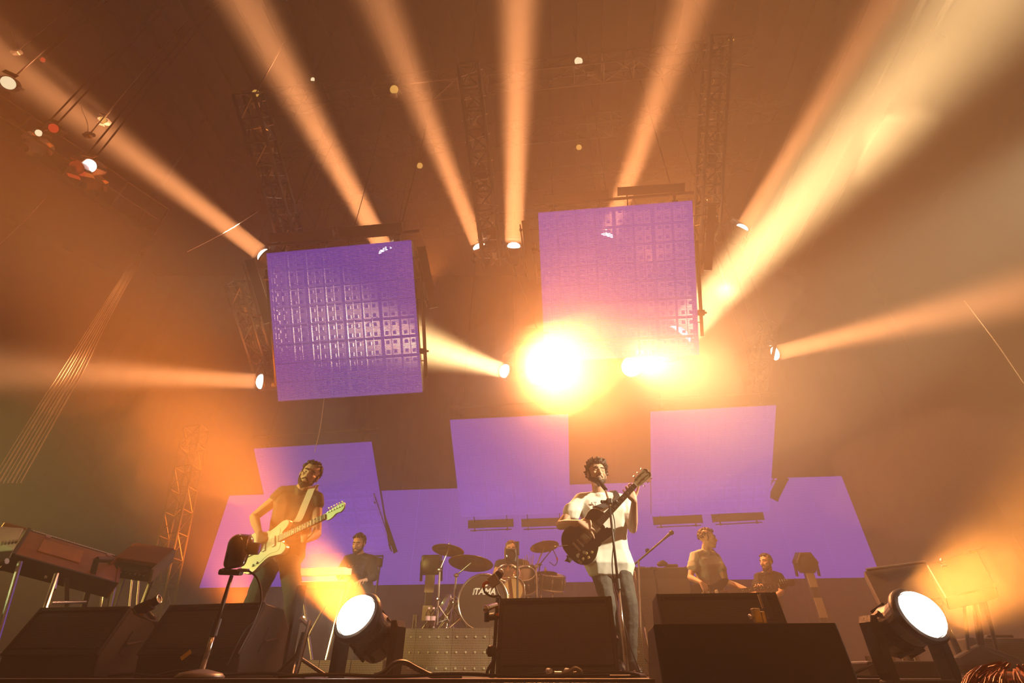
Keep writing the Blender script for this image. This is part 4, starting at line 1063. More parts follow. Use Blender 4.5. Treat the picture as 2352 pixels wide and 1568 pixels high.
# ================= keyboard player behind the floor lamp
J = dict(head=P(824, 1249, 6.95), neck=P(826, 1272, 7.05), shL=P(799, 1287, 7.08), shR=P(853, 1287, 7.05), elL=P(783, 1318, 6.95), wrL=P(800, 1330, 6.75), elR=P(858, 1322, 6.95), wrR=P(840, 1332, 6.75),
         hipL=PZ(812, 7.15, .86), hipR=PZ(846, 7.15, .86), knL=PZ(808, 7.0, .48), knR=PZ(850, 7.0, .48), anL=PZ(806, 7.1, .085), anR=PZ(856, 7.1, .085))
t, J, H = person('bearded man in black buttoned shirt looking down at keyboards', J, (0, -1, 0), (-.15, -1, -.30), (0, -.1, 1), 1.0, .98, 1., .0075,
                 hands={'R': ((-.4, -1, -.2), (0, 0, -1), -1, .35), 'L': ((.2, -1, -.2), (0, 0, -1), 1, .35)})
tee(t, J, .98, 1.03, BSHIRT, .98, .0, .014, .012, name='black_shirt', cuff=False)
b = MB()
for k in 'LR': b2 = MB(); b2.hull([(J['el' + k], .052), (J['el' + k].lerp(J['wr' + k], .85), .038)], 10); b2.build('sleeve', BSHIRT, t, remesh=.008, noise=(.005, 14, 1))
b.b.free()
trousers(t, J, .98, 1., BSHIRT); shoes(t, J, .98, (0, -1, 0)); face_bits(t, H, 1., HAIR, .01); hair_part(t, H, 1., 'short', HAIR, 12)

# ================= drummer
J = dict(head=P(1174, 1264, 7.55), neck=P(1176, 1283, 7.62), shL=P(1146, 1297, 7.62), shR=P(1206, 1297, 7.62), elL=P(1131, 1339, 7.45), wrL=P(1146, 1330, 7.15), elR=P(1220, 1335, 7.45), wrR=P(1206, 1330, 7.15),
         hipL=PZ(1163, 7.7, ZR + .55), hipR=PZ(1191, 7.7, ZR + .55), knL=PZ(1140, 7.3, ZR + .52), knR=PZ(1208, 7.3, ZR + .52), anL=PZ(1136, 7.25, ZR + .085), anR=PZ(1210, 7.25, ZR + .085))
t, J, H = person('long-haired drummer in dark sleeveless top sitting behind the drum kit', J, (0, -1, 0), (0, -1, 0), (0, 0, 1), 1.0, .98, 1., .0075,
                 hands={'R': ((-.3, -1, .2), (0, 0, -1), -1, .9), 'L': ((.3, -1, .2), (0, 0, -1), 1, .9)})
tee(t, J, .98, 1.0, BSHIRT, .12, .0, .012, .012, name='sleeveless_top', cuff=False)
trousers(t, J, .98, 1., BSHIRT); shoes(t, J, .98, (0, -1, 0)); face_bits(t, H, 1., None); hair_part(t, H, 1., 'short', HAIR2, 15)
b = MB(); g = lambda x, y, z: H @ Vector((x, y, z))
for s in (-1, 1): b.hull([(g(s * .078, .0, .04), .018), (g(s * .084, .0, -.04), .02), (g(s * .075, -.02, -.13), .014)], 8)
b.build('long_hair', HAIR2, t, remesh=.006, noise=(.004, 60, .4))
for w_, d_, lb in ((J['wrL'], (.55, -.8, .35), 'drumstick raised in the drummer\'s hand nearer the kick drum'), (J['wrR'], (-.4, -.85, .1), 'drumstick in the drummer\'s hand nearer the stick bag')):
    s_ = thing('drumstick', lb, 'drumstick', w_); b = MB(); d_ = Vector(d_).normalized(); w_ = w_ + Vector((0, -.08, -.01)); b.cyl(w_ - d_ * .08, w_ + d_ * .32, .008, .005); b.ball(w_ + d_ * .325, .007, 6); b.build('shaft', MATS['pale_wood'], s_)
th = thing('drum_throne', 'round black stool under the drummer', 'stool', PZ(1177, 7.72, ZR))
q = PZ(1177, 7.72, ZR); b = MB(Matrix.Translation(q)); b.lathe([(0, .36), (.16, .36), (.18, .40), (.17, .445), (0, .45)], seg=24); b.build('seat', SHOE, th, smooth=True)
stand_parts(th, q, q + Vector((0, 0, .37)), spread=.24, r=.016)

# ================= bass player
J = dict(head=P(1625, 1237, 6.85), neck=P(1620, 1264, 6.92), shL=P(1597, 1279, 6.85), shR=P(1643, 1282, 7.02), elL=P(1585, 1326, 6.80), wrL=P(1612, 1356, 6.62), elR=P(1668, 1335, 6.85), wrR=P(1714, 1350, 6.62),
         hipL=PZ(1612, 6.95, .90), hipR=PZ(1650, 7.0, .90), knL=PZ(1608, 6.8, .50), knR=PZ(1668, 6.85, .50), anL=PZ(1606, 6.95, .085), anR=PZ(1678, 6.95, .085))
GC = P(1630, 1367, 6.66); GN = P(1745, 1352, 6.5); GX = (GN - GC).normalized(); GZ = Vector((.2, -1, .12)).normalized(); GY = GZ.cross(GX)
GM3 = frame(GC, GX, GY); nk3 = lambda x, y, z: GM3 @ Vector((x, y, z)); J['wrR'] = nk3(.56, -.06, -.05); J['wrL'] = nk3(-.06, .14, .05)
t, J, H = person('man in grey t-shirt playing a bass, head turned sideways', J, (.5, -1, 0), (1, -.42, -.05), (.05, 0, 1), 1.04, 1., .96, .0072,
                 hands={'R': ((GX * .2 + GY * .8), (GY * .25 + GZ), 1, .8), 'L': ((GX * .35 - GY * .9), (-GZ), 1, .5)})
tee(t, J, 1., 1.02, GTEE, .48, -.02, .014, .02); trousers(t, J, 1., .98, DTEE); shoes(t, J, 1., (.4, -1, 0)); face_bits(t, H, 1.04, None); hair_part(t, H, 1.04, 'short', HAIR, 21)
g3 = guitar(GM3, 'dark electric bass held low by the man in grey t-shirt', 'bass', 'bass_guitar')
strap_part(g3, [nk3(.25, .15, -.03), J['shR'].lerp(J['neck'], .2) + J['_ff'] * .13 - J['_up'] * .12, J['shR'].lerp(J['neck'], .35) + J['_up'] * .08, J['shR'].lerp(J['neck'], .4) - J['_ff'] * .13, nk3(-.21, 0, -.03)], .05, BSHIRT, (0, -1, .3))

# ================= second player at the far right
J = dict(head=P(1760, 1292, 7.9), neck=P(1765, 1312, 7.98), shL=P(1743, 1326, 7.98), shR=P(1790, 1326, 7.98), elL=P(1735, 1362, 7.9), wrL=P(1752, 1372, 7.7), elR=P(1795, 1360, 7.85), wrR=P(1776, 1372, 7.65),
         hipL=PZ(1752, 8.05, .86), hipR=PZ(1780, 8.05, .86), knL=PZ(1750, 7.9, .48), knR=PZ(1785, 7.9, .48), anL=PZ(1748, 8.0, .085), anR=PZ(1790, 8.0, .085))
t, J, H = person('man in dark t-shirt with pale print, looking away to the left side', J, (-.1, -1, 0), (-1, -.55, .02), (-.05, 0, 1), 1.0, .98, 1., .0078,
                 hands={'R': ((-1, -.3, 0), (0, 0, -1), -1, .5), 'L': ((1, -.3, 0), (0, 0, -1), 1, .5)})
tee(t, J, .98, 1.04, BSHIRT, .48, .0, .013, .015); trousers(t, J, .98, 1., BSHIRT); shoes(t, J, .98, (0, -1, 0)); face_bits(t, H, 1., HAIR, .02); hair_part(t, H, 1., 'cropped', HAIR, 31)
tf = frame(J['neck'].lerp((J['hipL'] + J['hipR']) / 2, .42) + J['_ff'] * .118, J['_sh'], J['_up'])
b = MB(tf); b.prism([(-.09, -.01), (-.07, .035), (.0, .05), (.07, .035), (.095, -.01), (.05, -.03), (0, -.012), (-.05, -.03)], -.03, .006); b.build('chest_print', mat('pale_orange_print', (.55, .32, .14), .8), t)

# ================= head of someone in the crowd
J0 = P(2368, 1690, 1.45)
t = thing('person', 'head of a person in the crowd with wavy hair, at the bottom corner', 'person', (J0.x, J0.y, -1.7))
hf, hu = Vector((-.25, 1, .25)).normalized(), Vector((0, -.2, 1)); hx = hf.cross(hu).normalized(); hu = hx.cross(hf)
H = Matrix((hx, hf, hu)).transposed().to_4x4(); H.translation = J0
b = MB(); head(b, H, 1.0); nb = J0 + Vector((0, -.03, -.2)); b.hull([(H @ Vector((0, -.02, -.06)), .055), (nb, .06)], 10)
for s in (-1, 1): b.hull([(nb, .06), (nb + Vector((s * .18, 0, -.07)), .06), (nb + Vector((s * .17, 0, -.42)), .07)], 10); b.hull([(nb + Vector((s * .2, 0, -.07)), .05), (nb + Vector((s * .24, .02, -.36)), .04)], 10)
b.hull([(nb + Vector((s * .13, 0, -.08)), .10) for s in (-1, 1)] + [(nb + Vector((s * .10, 0, -.60)), .11) for s in (-1, 1)], 10)
for s in (-1, 1): b.hull([(nb + Vector((s * .09, 0, -.60)), .09), (nb + Vector((s * .09, 0, -1.30)), .05)], 10)
b.build('body', SKIN2, t, remesh=.008)
b = MB(); b.hull([(nb + Vector((s * .14, 0, -.08)), .11) for s in (-1, 1)] + [(nb + Vector((s * .11, 0, -.60)), .125) for s in (-1, 1)], 10); b.build('dark_top', BSHIRT, t, remesh=.01)
face_bits(t, H, 1., None); LIT_HAIR = mat('orange_lit_hair', (.30, .09, .03), .4, vary=.3, scale=200)  # orange stage light is put into the hair colour
b = MB(); rg = random.Random(5); g = lambda x, y, z: H @ Vector((x, y, z))
b.ball(g(0, -.012, .036), 1, 24, (.084, .104, .092), H.to_3x3())
for i in range(620):
    u = rg.uniform(0, 2 * math.pi); z = rg.uniform(-.15, 1); q = math.sqrt(1 - z * z); x, y = math.cos(u) * q, math.sin(u) * q
    if y > .45 and z < .45: continue
    st = []; ph = rg.uniform(0, 6.28); k = rg.uniform(0, .018)
    for j in range(7):
        zz = z - j * .13; qq = math.sqrt(max(.0, 1 - max(-1, zz) ** 2)) if zz > 0 else 1.
        xx, yy = math.cos(u + .05 * j) * qq, math.sin(u + .05 * j) * qq
        w_ = .005 * math.sin(ph + j * 1.4); st.append(g(xx * (.090 + k) + w_, yy * (.110 + k) - .012 + w_, max(-.4, zz) * (.096 + k) + .036))
    b.tube(st, .0026, 4)
b.build('hair', LIT_HAIR, t, smooth=True)

# ================================================================ SINGER'S MICROPHONE
def straight_stand(base, top, label, r=.011, name='microphone_stand', round_base=True, k=1.):
    base, top = Vector(base), Vector(top); t = thing(name, label, 'stand', base)
    if round_base:
        b = MB(Matrix.Translation(base)); b.lathe([(x * k, z) for x, z in [(0, 0), (.125, 0), (.128, .008), (.11, .02), (.03, .034), (0, .036)]], seg=32); b.build('round_base', mat('cast_iron', (.20, .17, .15), .4, .5), t, smooth=True)
    m_ = base.lerp(top, .48); b = MB(); b.cyl(base + Vector((0, 0, .03)), m_, r * 1.25, seg=14); b.build('lower_tube', CHROME, t, smooth=True)
    b = MB(); b.cyl(m_, top, r, seg=14); b.build('upper_tube', BLACK, t, smooth=True)
    d = (top - base).normalized(); b = MB(); b.cyl(m_ - d * .04, m_ + d * .03, r * 1.9, seg=14); b.build('height_clutch', BLACK, t); return t
mb, mt = PZ(1443, 4.05, 0), P(1399, 1152, 4.2)
t = straight_stand(mb, mt, 'black and chrome microphone stand in front of the singer', .010)
j = P(1402, 1143, 4.18); k2 = P(1389, 1121, 4.28); mh = P(1375, 1102, 4.36); d = (mh - k2).normalized()
b = MB(); b.box(mt, (.05, .06, .05), bev=.01); b.cyl(mt - Vector((.055, 0, 0)), mt + Vector((.055, 0, 0)), .014); b.ball(mt + Vector((.06, 0, 0)), .018, 8); b.ball(mt - Vector((.06, 0, 0)), .016, 8); b.build('boom_clamp', BLACK, t)
b = MB(); b.cyl(mt, k2, .009); b.cyl(mt, mt + (mt - k2) * .3, .009); b.build('boom_arm', CHROME, t)
b = MB(); b.cyl(k2 - d * .02, k2 + d * .05, .017, .02, seg=14); b.build('microphone_clip', BLACK, t)
s_ = thing('vocal_microphone', 'vocal microphone held in the stand clip at the singer\'s mouth', 'microphone', k2)
mic(s_, mh, d, .16, .021)
b = MB(); b.tube(spline([k2, k2 + Vector((.03, .02, -.12)), mt + Vector((.03, .02, -.2)), mb.lerp(mt, .55) + Vector((-.03, .015, 0)), mb.lerp(mt, .2) + Vector((.03, .02, 0)), mb + Vector((.10, .05, .01))], 8), .0045); s2 = b.build('microphone_cable', CABLE); tag(s2, 'thin black cable running down the singer\'s microphone stand', 'cable')

# bass player's empty boom stand
t = thing('microphone_stand', 'boom microphone stand slanting up between the singer and the bass player', 'microphone', PZ(1478, 6.2, 0), 'boom microphones')
a, jn, tp_ = P(1452, 1300, 6.3), P(1487, 1264, 6.2), P(1535, 1229, 6.0)
b = MB(); b.cyl(a, tp_, .011); b.box(jn, (.04, .05, .04), bev=.008); b.build('boom_arm', BLACK, t)
b = MB(); q = PZ(1478, 6.2, 0); b.cyl((q.x, q.y, .04), a.lerp(tp_, .18), .012); b.build('pole', ALU, t)
for f_ in ((.2, .1), (-.2, .12), (0, -.22)):
    b = MB(); b.cyl((q.x, q.y, .2), (q.x + f_[0], q.y + f_[1], .01), .009); b.build('leg', BLACK, t)
mic(t, tp_ + (tp_ - a).normalized() * .05, tp_ - a, .13, .022)

# ================================================================ REMOTE CAMERA on the straight stand (left)
cb = PZ(458, 2.62, .0); ct = P(532, 1322, 2.66)
t = straight_stand(cb, ct, 'straight stand with round base holding the black remote camera, left of the cream guitar', .009, 'camera_stand', k=.78)
M = frame(P(556, 1262, 2.66), (.97, .25, 0), (.05, -.15, 1)) @ Matrix.Scale(.78, 4)
t = thing('remote_camera', 'black dome-backed remote camera on the straight stand beside the cream guitar', 'camera', M=M)
b = MB(M); b.hull([((-.035, .035, .0), .060), ((.01, .045, 0), .050), ((-.050, -.08, 0), .040), ((.01, -.07, .0), .035)], 16); b.build('dome_housing', mat('gloss_black_shell', (.05, .018, .012), .2, coat=.5), t, smooth=True)
b = MB(M); b.cyl((.03, .01, 0), (.105, .01, .01), .040, .036, seg=24); b.lathe([(0, .0), (.03, .0)], M=Matrix.Translation((.106, .01, .01)) @ Matrix.Rotation(R(90), 4, 'Y')); b.build('lens_barrel', BLACK, t)
b = MB(M); b.cyl((.104, .01, .01), (.108, .01, .01), .030, seg=24); b.build('front_glass', GLOSSB, t)
b = MB(M); b.box((-.03, -.135, 0), (.13, .035, .10), bev=.01); b.build('base_plate', BLACK, t)
for x in (-.07, .02): b = MB(M); b.cyl((x, -.12, -.055), (x, -.12, .055), .008); b.build('thumb_screw', CHROME, t)
b = MB(M); b.box((.045, -.12, .02), (.06, .02, .05), bev=.004); b.build('connector', CHROME, t)
b = MB(M); b.tube([(.028 + .004 * math.cos(q), .045 + .052 * math.sin(q), .0 + .055 * math.cos(q)) for q in [i * math.pi / 9 for i in range(18)]], .004, 5, True); b.build('rim_ring', CHROME, t)
b = MB(); b.tube(spline([M @ Vector((.07, -.12, .02)), P(592, 1330, 2.66), P(600, 1375, 2.66), P(585, 1420, 2.64), P(558, 1452, 2.62), PZ(520, 2.60, .05)], 8), .005)
s2 = b.build('camera_cable', CABLE); tag(s2, 'black cable looping down from the remote camera', 'cable')

# ================================================================ ORGAN RIG at the far left
def px_box(name, m, parent, corners, thick, bev=.006, frame_=None):
    """slab over the quadrilateral corners (TL, TR, BR, BL), thickened away from the crowd"""
    TL, TR, BR, BL = [Vector(c) for c in corners]; n = (TR - TL).cross(BL - TL).normalized()
    if n.dot(TL) < 0: n = -n
    b = MB(); v = []
    for k in (0, 1): v += [b.b.verts.new(c + n * thick * k) for c in (TL, TR, BR, BL)]
    for f_ in ((0, 1, 2, 3), (7, 6, 5, 4), (0, 4, 5, 1), (1, 5, 6, 2), (2, 6, 7, 3), (3, 7, 4, 0)): b.b.faces.new([v[i] for i in f_])
    if bev: bmesh.ops.bevel(b.b, geom=list(b.b.edges), offset=bev, segments=1, affect='EDGES')
    return b.build(name, m, parent)
OY = 4.6
A_, B_, C_, D_ = P(64, 1218, 4.45), P(276, 1282, 5.0), P(222, 1322, 4.6), P(46, 1292, 4.05)
O0, O1 = A_, B_
t = thing('electric_organ', 'wooden electric organ seen from beneath, tilted towards its player at the far left', 'keyboard', A_.lerp(B_, .5))
ox = (B_ - A_); L = ox.length; OM = frame(A_.lerp(B_, .5), ox, A_.lerp(B_, .5) - D_.lerp(C_, .5)); dp = (A_.lerp(B_, .5) - D_.lerp(C_, .5)).length
nz_ = 1 if (OM.to_3x3() @ Vector((0, 0, 1))).y > 0 else -1
bx = lambda nm, c, d, m_, par=None, bev=.005: (lambda b: (b.box((c[0], c[1], c[2] * nz_), d, bev=bev), b.build(nm, m_, par or t))[1])(MB(OM))
bx('bottom_board', (0, -dp * .5, .0), (L * .98, dp * .92, .02), WOOD)
bx('rear_board', (0, -dp * .97, .05), (L, .03, .13), BLACK); bx('key_rail', (0, .0, .03), (L, .03, .07), AMPC)
for s_ in (-1, 1): bx('end_cheek', (s_ * L * .5, -dp * .48, .05), (.028, dp * 1.02, .14), RWOOD if s_ > 0 else BLACK)
bx('top_board', (0, -dp * .55, .11), (L * .96, dp * .8, .02), BLACK)
bx('battery_cover', (-L * .12, -dp * .45, -.014), (L * .42, dp * .46, .012), mat('pale_orange_wood', (.52, .20, .05), .45, vary=.3, scale=9))
NW = 36; kw = L * .90 / NW; k0 = None
for i in range(NW):
    fm = OM @ Matrix.Translation((-L * .45 + kw * (i + .5), .045, .03 * nz_))
    if k0 is None: b = MB(fm); b.box((0, 0, 0), (kw * .86, .13, .018), bev=.002); k0 = b.build('white_key', WHITE, t, frame=fm)
    else: share(k0, 'white_key', fm, t)
bk = None
for i in range(NW - 1):
    if i % 7 in (2, 6): continue
    fm = OM @ Matrix.Translation((-L * .45 + kw * (i + 1), .03, .055 * nz_))
    if bk is None: b = MB(fm); b.box((0, 0, 0), (kw * .5, .09, .02), bev=.002); bk = b.build('black_key', GLOSSB, t, frame=fm)
    else: share(bk, 'black_key', fm, t)
for x in (-.30, .36): b = MB(OM); b.cyl((x * L, -.05, -.02 * nz_), (x * L, -.05, .0), .022, seg=14); b.build('round_badge', mat('pink_disc', (.6, .35, .38), .5), t)
# stand: square black tubes and chrome struts
t = thing('keyboard_stand', 'black square-tube and chrome stand under the wooden organ', 'stand', (O0.x, OY, 0))
def tub(a, c, r, name, m, par, seg=8): b = MB(); b.cyl(a, c, r, seg=seg); return b.build(name, m, par)
tub(P(222, 1283, 4.5), PZ(150, 4.75, .02), .026, 'leg', BLACK, t, 4); tub(P(270, 1292, 5.0), PZ(225, 5.2, .02), .026, 'leg', BLACK, t, 4)
tub(P(222, 1284, 4.5), P(275, 1286, 5.0), .024, 'crossbar', BLACK, t, 4)
tub(P(272, 1298, 4.9), PZ(222, 5.0, .02), .012, 'chrome_strut', CHROME, t); tub(P(240, 1330, 4.85), PZ(206, 4.8, .02), .010, 'chrome_strut', CHROME, t)
tub(P(130, 1318, 4.1), PZ(52, 3.9, .02), .016, 'chrome_strut', CHROME, t); tub(P(46, 1290, 4.0), PZ(-30, 3.9, .02), .016, 'chrome_strut', CHROME, t)
tub(P(100, 1323, 4.3), P(204, 1332, 4.6), .020, 'crossbar', CHROME, t); tub(P(118, 1384, 4.2), P(196, 1382, 4.5), .012, 'crossbar', CHROME, t)
tub(P(128, 1325, 4.25), P(122, 1354, 4.2), .018, 'hand_knob', CHROME, t)
tub(P(153, 1320, 4.4), PZ(152, 4.4, .02), .020, 'leg', BLACK, t, 4)
# cream case at the frame edge
t = thing('cream_keyboard', 'brightly lit cream keyboard case at the very edge, beside the wooden organ', 'keyboard', P(20, 1270, 4.0))
px_box('case', CREAM, t, [P(-60, 1210, 3.9), P(52, 1216, 4.1), P(32, 1262, 3.9), P(-60, 1272, 3.8)], .08)
px_box('lid', mat('cream_edge', (.85, .84, .66), .3), t, [P(-60, 1204, 3.95), P(55, 1212, 4.15), P(53, 1219, 4.12), P(-60, 1214, 3.92)], .10)
px_box('side_board', WOOD, t, [P(10, 1198, 4.3), P(62, 1212, 4.4), P(56, 1216, 4.4), P(0, 1212, 4.3)], .05)
for i in range(5): tub(P(4 + i * 8, 1250 - i, 3.85), P(6 + i * 8, 1244 - i, 3.82), .008, 'knob', ALU, t)
tub(P(-20, 1300, 3.9), P(16, 1288, 3.9), .022, 'chrome_rail', CHROME, t); tub(P(-10, 1262, 3.9), PZ(-20, 3.95, .0), .02, 'leg', BLACK, t, 4)
t = thing('foot_pedal', 'bright metal foot pedal on the floor behind the far-left monitor', 'pedal', PZ(10, 4.0, 0))
b = MB(Matrix.Translation(PZ(8, 4.0, 0)) @ Matrix.Rotation(R(-8), 4, 'Z')); b.box((0, 0, .13), (.26, .12, .03), bev=.006); b.box((0, .05, .06), (.24, .04, .12), bev=.005); b.build('pedal_body', ALU, t)
# second keyboard: red-brown top, dark underside
SM = frame(P(326, 1291, 5.0), P(378, 1301, 5.05) - P(279, 1286, 4.95), (-.1, .8, .6))
t = thing('small_synthesizer', 'small keyboard with red-brown top and dark underside, at the far end of the organ', 'keyboard', M=SM); sl = (P(378, 1301, 5.05) - P(279, 1286, 4.95)).length
b = MB(SM); b.box((0, .05, .05), (sl * .92, .30, .04), bev=.006); b.build('top_board', RWOOD, t)
b = MB(SM); b.box((0, -.02, -.02), (sl * .92, .34, .09), bev=.008); b.build('case', BLACK, t)
for s in (-1, 1): b = MB(SM); b.box((s * sl * .48, 0, .0), (.025, .38, .13), bev=.005); b.build('end_cheek', PANELG if s > 0 else RWOOD, t)
for i in range(8): b = MB(SM); b.cyl((-sl * .36 + i * sl * .10, -.19, -.0), (-sl * .36 + i * sl * .10, -.205, -.0), .007, seg=8); b.build('control_knob', ALU, t)
for x in (-.3, .34):
    q = SM @ Vector((x * sl, .0, -.06)); tub(q, (q.x - .1 * x, q.y + .05, .01), .018, 'leg', BLACK, t, 4)
# folding chair-like frame glimpsed under
t = thing('folding_frame', 'thin folded metal frame glimpsed under the small keyboard', 'stand', PZ(305, 5.4, 0))
tub(P(304, 1326, 5.4), P(320, 1325, 5.4), .008, 'bar', ALU, t); tub(P(320, 1325, 5.4), PZ(300, 5.4, .01), .008, 'bar', ALU, t); tub(P(304, 1326, 5.4), PZ(280, 5.4, .01), .008, 'bar', ALU, t)

# clip-on camera sitting on the far-left monitor
M = frame(P(338, 1392, 3.3), (.9, 0, .42), (-.3, .1, .9))
t = thing('clip_camera', 'small black camera with silver ring perched on the corner of the far-left monitor', 'camera', M=M)
b = MB(M); b.box((-.015, 0, 0), (.10, .055, .06), bev=.012); b.build('housing', BLACK, t)
b = MB(M); b.cyl((.03, .006, 0), (.065, .012, 0), .026, seg=20); b.build('barrel', BLACK, t); b = MB(M @ Matrix.Translation((.066, .012, 0)) @ Matrix.Rotation(R(90), 4, 'Y')); b.lathe([(.024, -.004), (.028, 0), (.024, .004), (.02, 0), (.024, -.004)], seg=20); b.build('silver_ring', CHROME, t, smooth=True)
b = MB(M); b.box((-.045, -.025, -.01), (.03, .012, .03), bev=.003); b.build('orange_tab', ORANGE, t)
b = MB(); q = M @ Vector((.0, -.03, 0)); b.cyl(q, P(352, 1420, 3.35), .012); b.ball(P(352, 1420, 3.35), .018, 8); b.build('ball_mount', DALU, t)
b = MB(); b.cyl(P(352, 1420, 3.35), P(360, 1436, 3.4), .010); q = P(360, 1436, 3.4); b.cyl(q, (q.x, q.y, .01), .012); b.build('arm', BLACK, t)
b = MB(); b.tube(spline([P(305, 1398, 3.28), P(316, 1412, 3.25), P(345, 1424, 3.3), P(368, 1440, 3.4), PZ(372, 3.42, .02)], 8), .006); s2 = b.build('clip_camera_cable', CABLE); tag(s2, 'black cable hanging from the small camera on the far-left monitor', 'cable')

# black post pair by the floor lamp
t = thing('lighting_post', 'leaning black square post between the taped monitor and the floor lamp', 'stand', PZ(655, 3.3, 0))
tub(P(693, 1345, 3.3), PZ(655, 3.3, .0), .030, 'post', BLACK, t, 4)
t = thing('short_pole_stand', 'short metal pole stand left of the floor lamp', 'stand', PZ(680, 3.15, 0))
tub(P(712, 1424, 3.1), PZ(680, 3.1, .02), .013, 'pole', CHROME, t); tub(P(700, 1452, 3.12), PZ(672, 3.12, .02), .018, 'sleeve', BLACK, t)
b = MB(); b.ball(P(693, 1422, 3.2), .018, 8); b.cyl(P(693, 1422, 3.2), P(712, 1440, 3.1), .010); b.build('knob', CHROME, t)
for f_ in ((.14, .05), (-.14, .06), (.02, -.12)): tub(PZ(680, 3.12, .10), PZ(680, 3.12, 0) + Vector((f_[0], f_[1], .01)), .009, 'leg', BLACK, t)

# ================================================================ KEYBOARD DESK behind the floor lamp
q0, q1 = P(676, 1316, 6.0), P(800, 1312, 6.0)
t = thing('stage_piano', 'pale keyboard on a stand behind the floor lamp glare', 'keyboard', q0.lerp(q1, .5)); KM = frame(q0.lerp(q1, .5), q1 - q0, (0, 1, .15)); L = (q1 - q0).length
b = MB(KM); b.box((0, 0, 0), (L, .28, .07), bev=.01); b.build('case', WHITE, t); b = MB(KM); b.box((0, -.02, .04), (L * .9, .14, .012), bev=.002); b.build('keys', CREAM, t, kind='stuff')
for s in (-1, 1):
    tub(KM @ Vector((s * L * .38, 0, -.04)), KM @ Vector((-s * L * .20, .0, -.04)) * 1 + Vector((0, 0, -(q0.z - .08))), .014, 'leg', CHROME, t)
q0, q1 = P(690, 1345, 5.8), P(800, 1343, 5.8)
t = thing('lower_keyboard', 'second keyboard on a lower tier behind the floor lamp glare', 'keyboard', q0.lerp(q1, .5)); KM = frame(q0.lerp(q1, .5), q1 - q0, (0, 1, .1)); L = (q1 - q0).length
b = MB(KM); b.box((0, 0, 0), (L, .26, .06), bev=.01); b.build('case', BLACK, t); b = MB(KM); b.box((0, -.04, .034), (L * .9, .12, .012), bev=.002); b.build('keys', WHITE, t, kind='stuff')
for s in (-1, 1): tub(KM @ Vector((s * L * .42, 0, -.03)), Vector(((KM @ Vector((s * L * .3, 0, 0))).x, 5.8, .01)), .014, 'leg', CHROME, t)
t = thing('mixer', 'small mixer with lit chrome knobs in front of the keyboard player', 'mixer', P(808, 1312, 6.4))
MM = frame(P(806, 1308, 6.4), (1, 0, 0), (0, .5, .8)); b = MB(MM); b.box((0, 0, 0), (.30, .16, .04), bev=.006); b.build('case', BLACK, t)
for i in range(6): b = MB(MM); b.cyl((-.11 + i * .044, .02, .02), (-.11 + i * .044, .02, .045), .012, seg=10); b.build('knob', CHROME, t)
q = MM @ Vector((0, 0, -.02)); tub(q, (q.x, q.y, .01), .02, 'post', BLACK, t)
t = thing('rack_lamp', 'dark boxy lamp hanging beside the keyboard player', 'light', P(867, 1284, 8.0))
b = MB(); b.box(P(866, 1290, 8.0), (.14, .1, .12), Matrix.Rotation(R(8), 3, 'Y'), bev=.01); b.build('housing', BLACK, t)
b = MB(); a = P(856, 1277, 8.0); c = P(880, 1276, 8.0); b.cyl(a, c, .012); b.cyl(c, P(876, 1302, 8.0), .010); b.cyl(a, P(858, 1300, 8.0), .010); q = P(872, 1302, 8.0); b.cyl(q, (q.x, q.y, .0), .014); b.build('bracket', BLACK, t)

# ================================================================ TOWER LAMPS at the back
def tower(x, Y, ytop, panels, label, hexa=False, lean=0):
    q = P(x, ytop, Y); base = Vector((q.x, Y, 0)); t = thing('tower_lamp', label, 'light', base, 'tower lamps behind the band')
    b = MB(); b.box((base.x, Y, (q.z - .16) / 2), (.10, .10, q.z - .16), bev=.008); b.box((base.x, Y, .02), (.4, .4, .04), bev=.008); b.build('post', BLACK, t)
    r = .16; HM = zframe((q.x, Y - .02, q.z), (-.1, -1, -.2))
    b = MB(HM)
    if hexa: b.prism([(r * 1.15 * math.cos(k * math.pi / 3), r * 1.15 * math.sin(k * math.pi / 3)) for k in range(6)], -.10, .10, bev=.02)
    else: b.box((0, 0, 0), (.27, .26, .2), bev=.03)
    b.build('housing', BLACK, t)
    b = MB(HM); b.lathe([(0, .112), (r * .62, .108), (r * .7, .1)], seg=24); b.build('lens', BLACK, t, smooth=True)
    for s in (-1, 1): b = MB(HM); b.box((s * r * (1.12 if hexa else .90), -.08, 0), (.03, .26, .06), bev=.008); b.build('yoke_arm', BLACK, t)
    for y0, y1 in panels:
        a, c = P(x, y0, Y - .08), P(x, y1, Y - .08); b = MB(); b.box((base.x, Y - .06, (a.z + c.z) / 2), (.13, .02, a.z - c.z), bev=.003); b.build('pale_panel', PANELG, t)
    return t
tower(992, 7.5, 1297, [(1316, 1360), (1390, 1425)], 'dark square lamp on a post with pale panels, left of the drum kit')
tower(1848, 9.0, 1292, [(1303, 1348), (1372, 1418)], 'dark hexagonal lamp on a tower with pale panels, beyond the bass player', True)

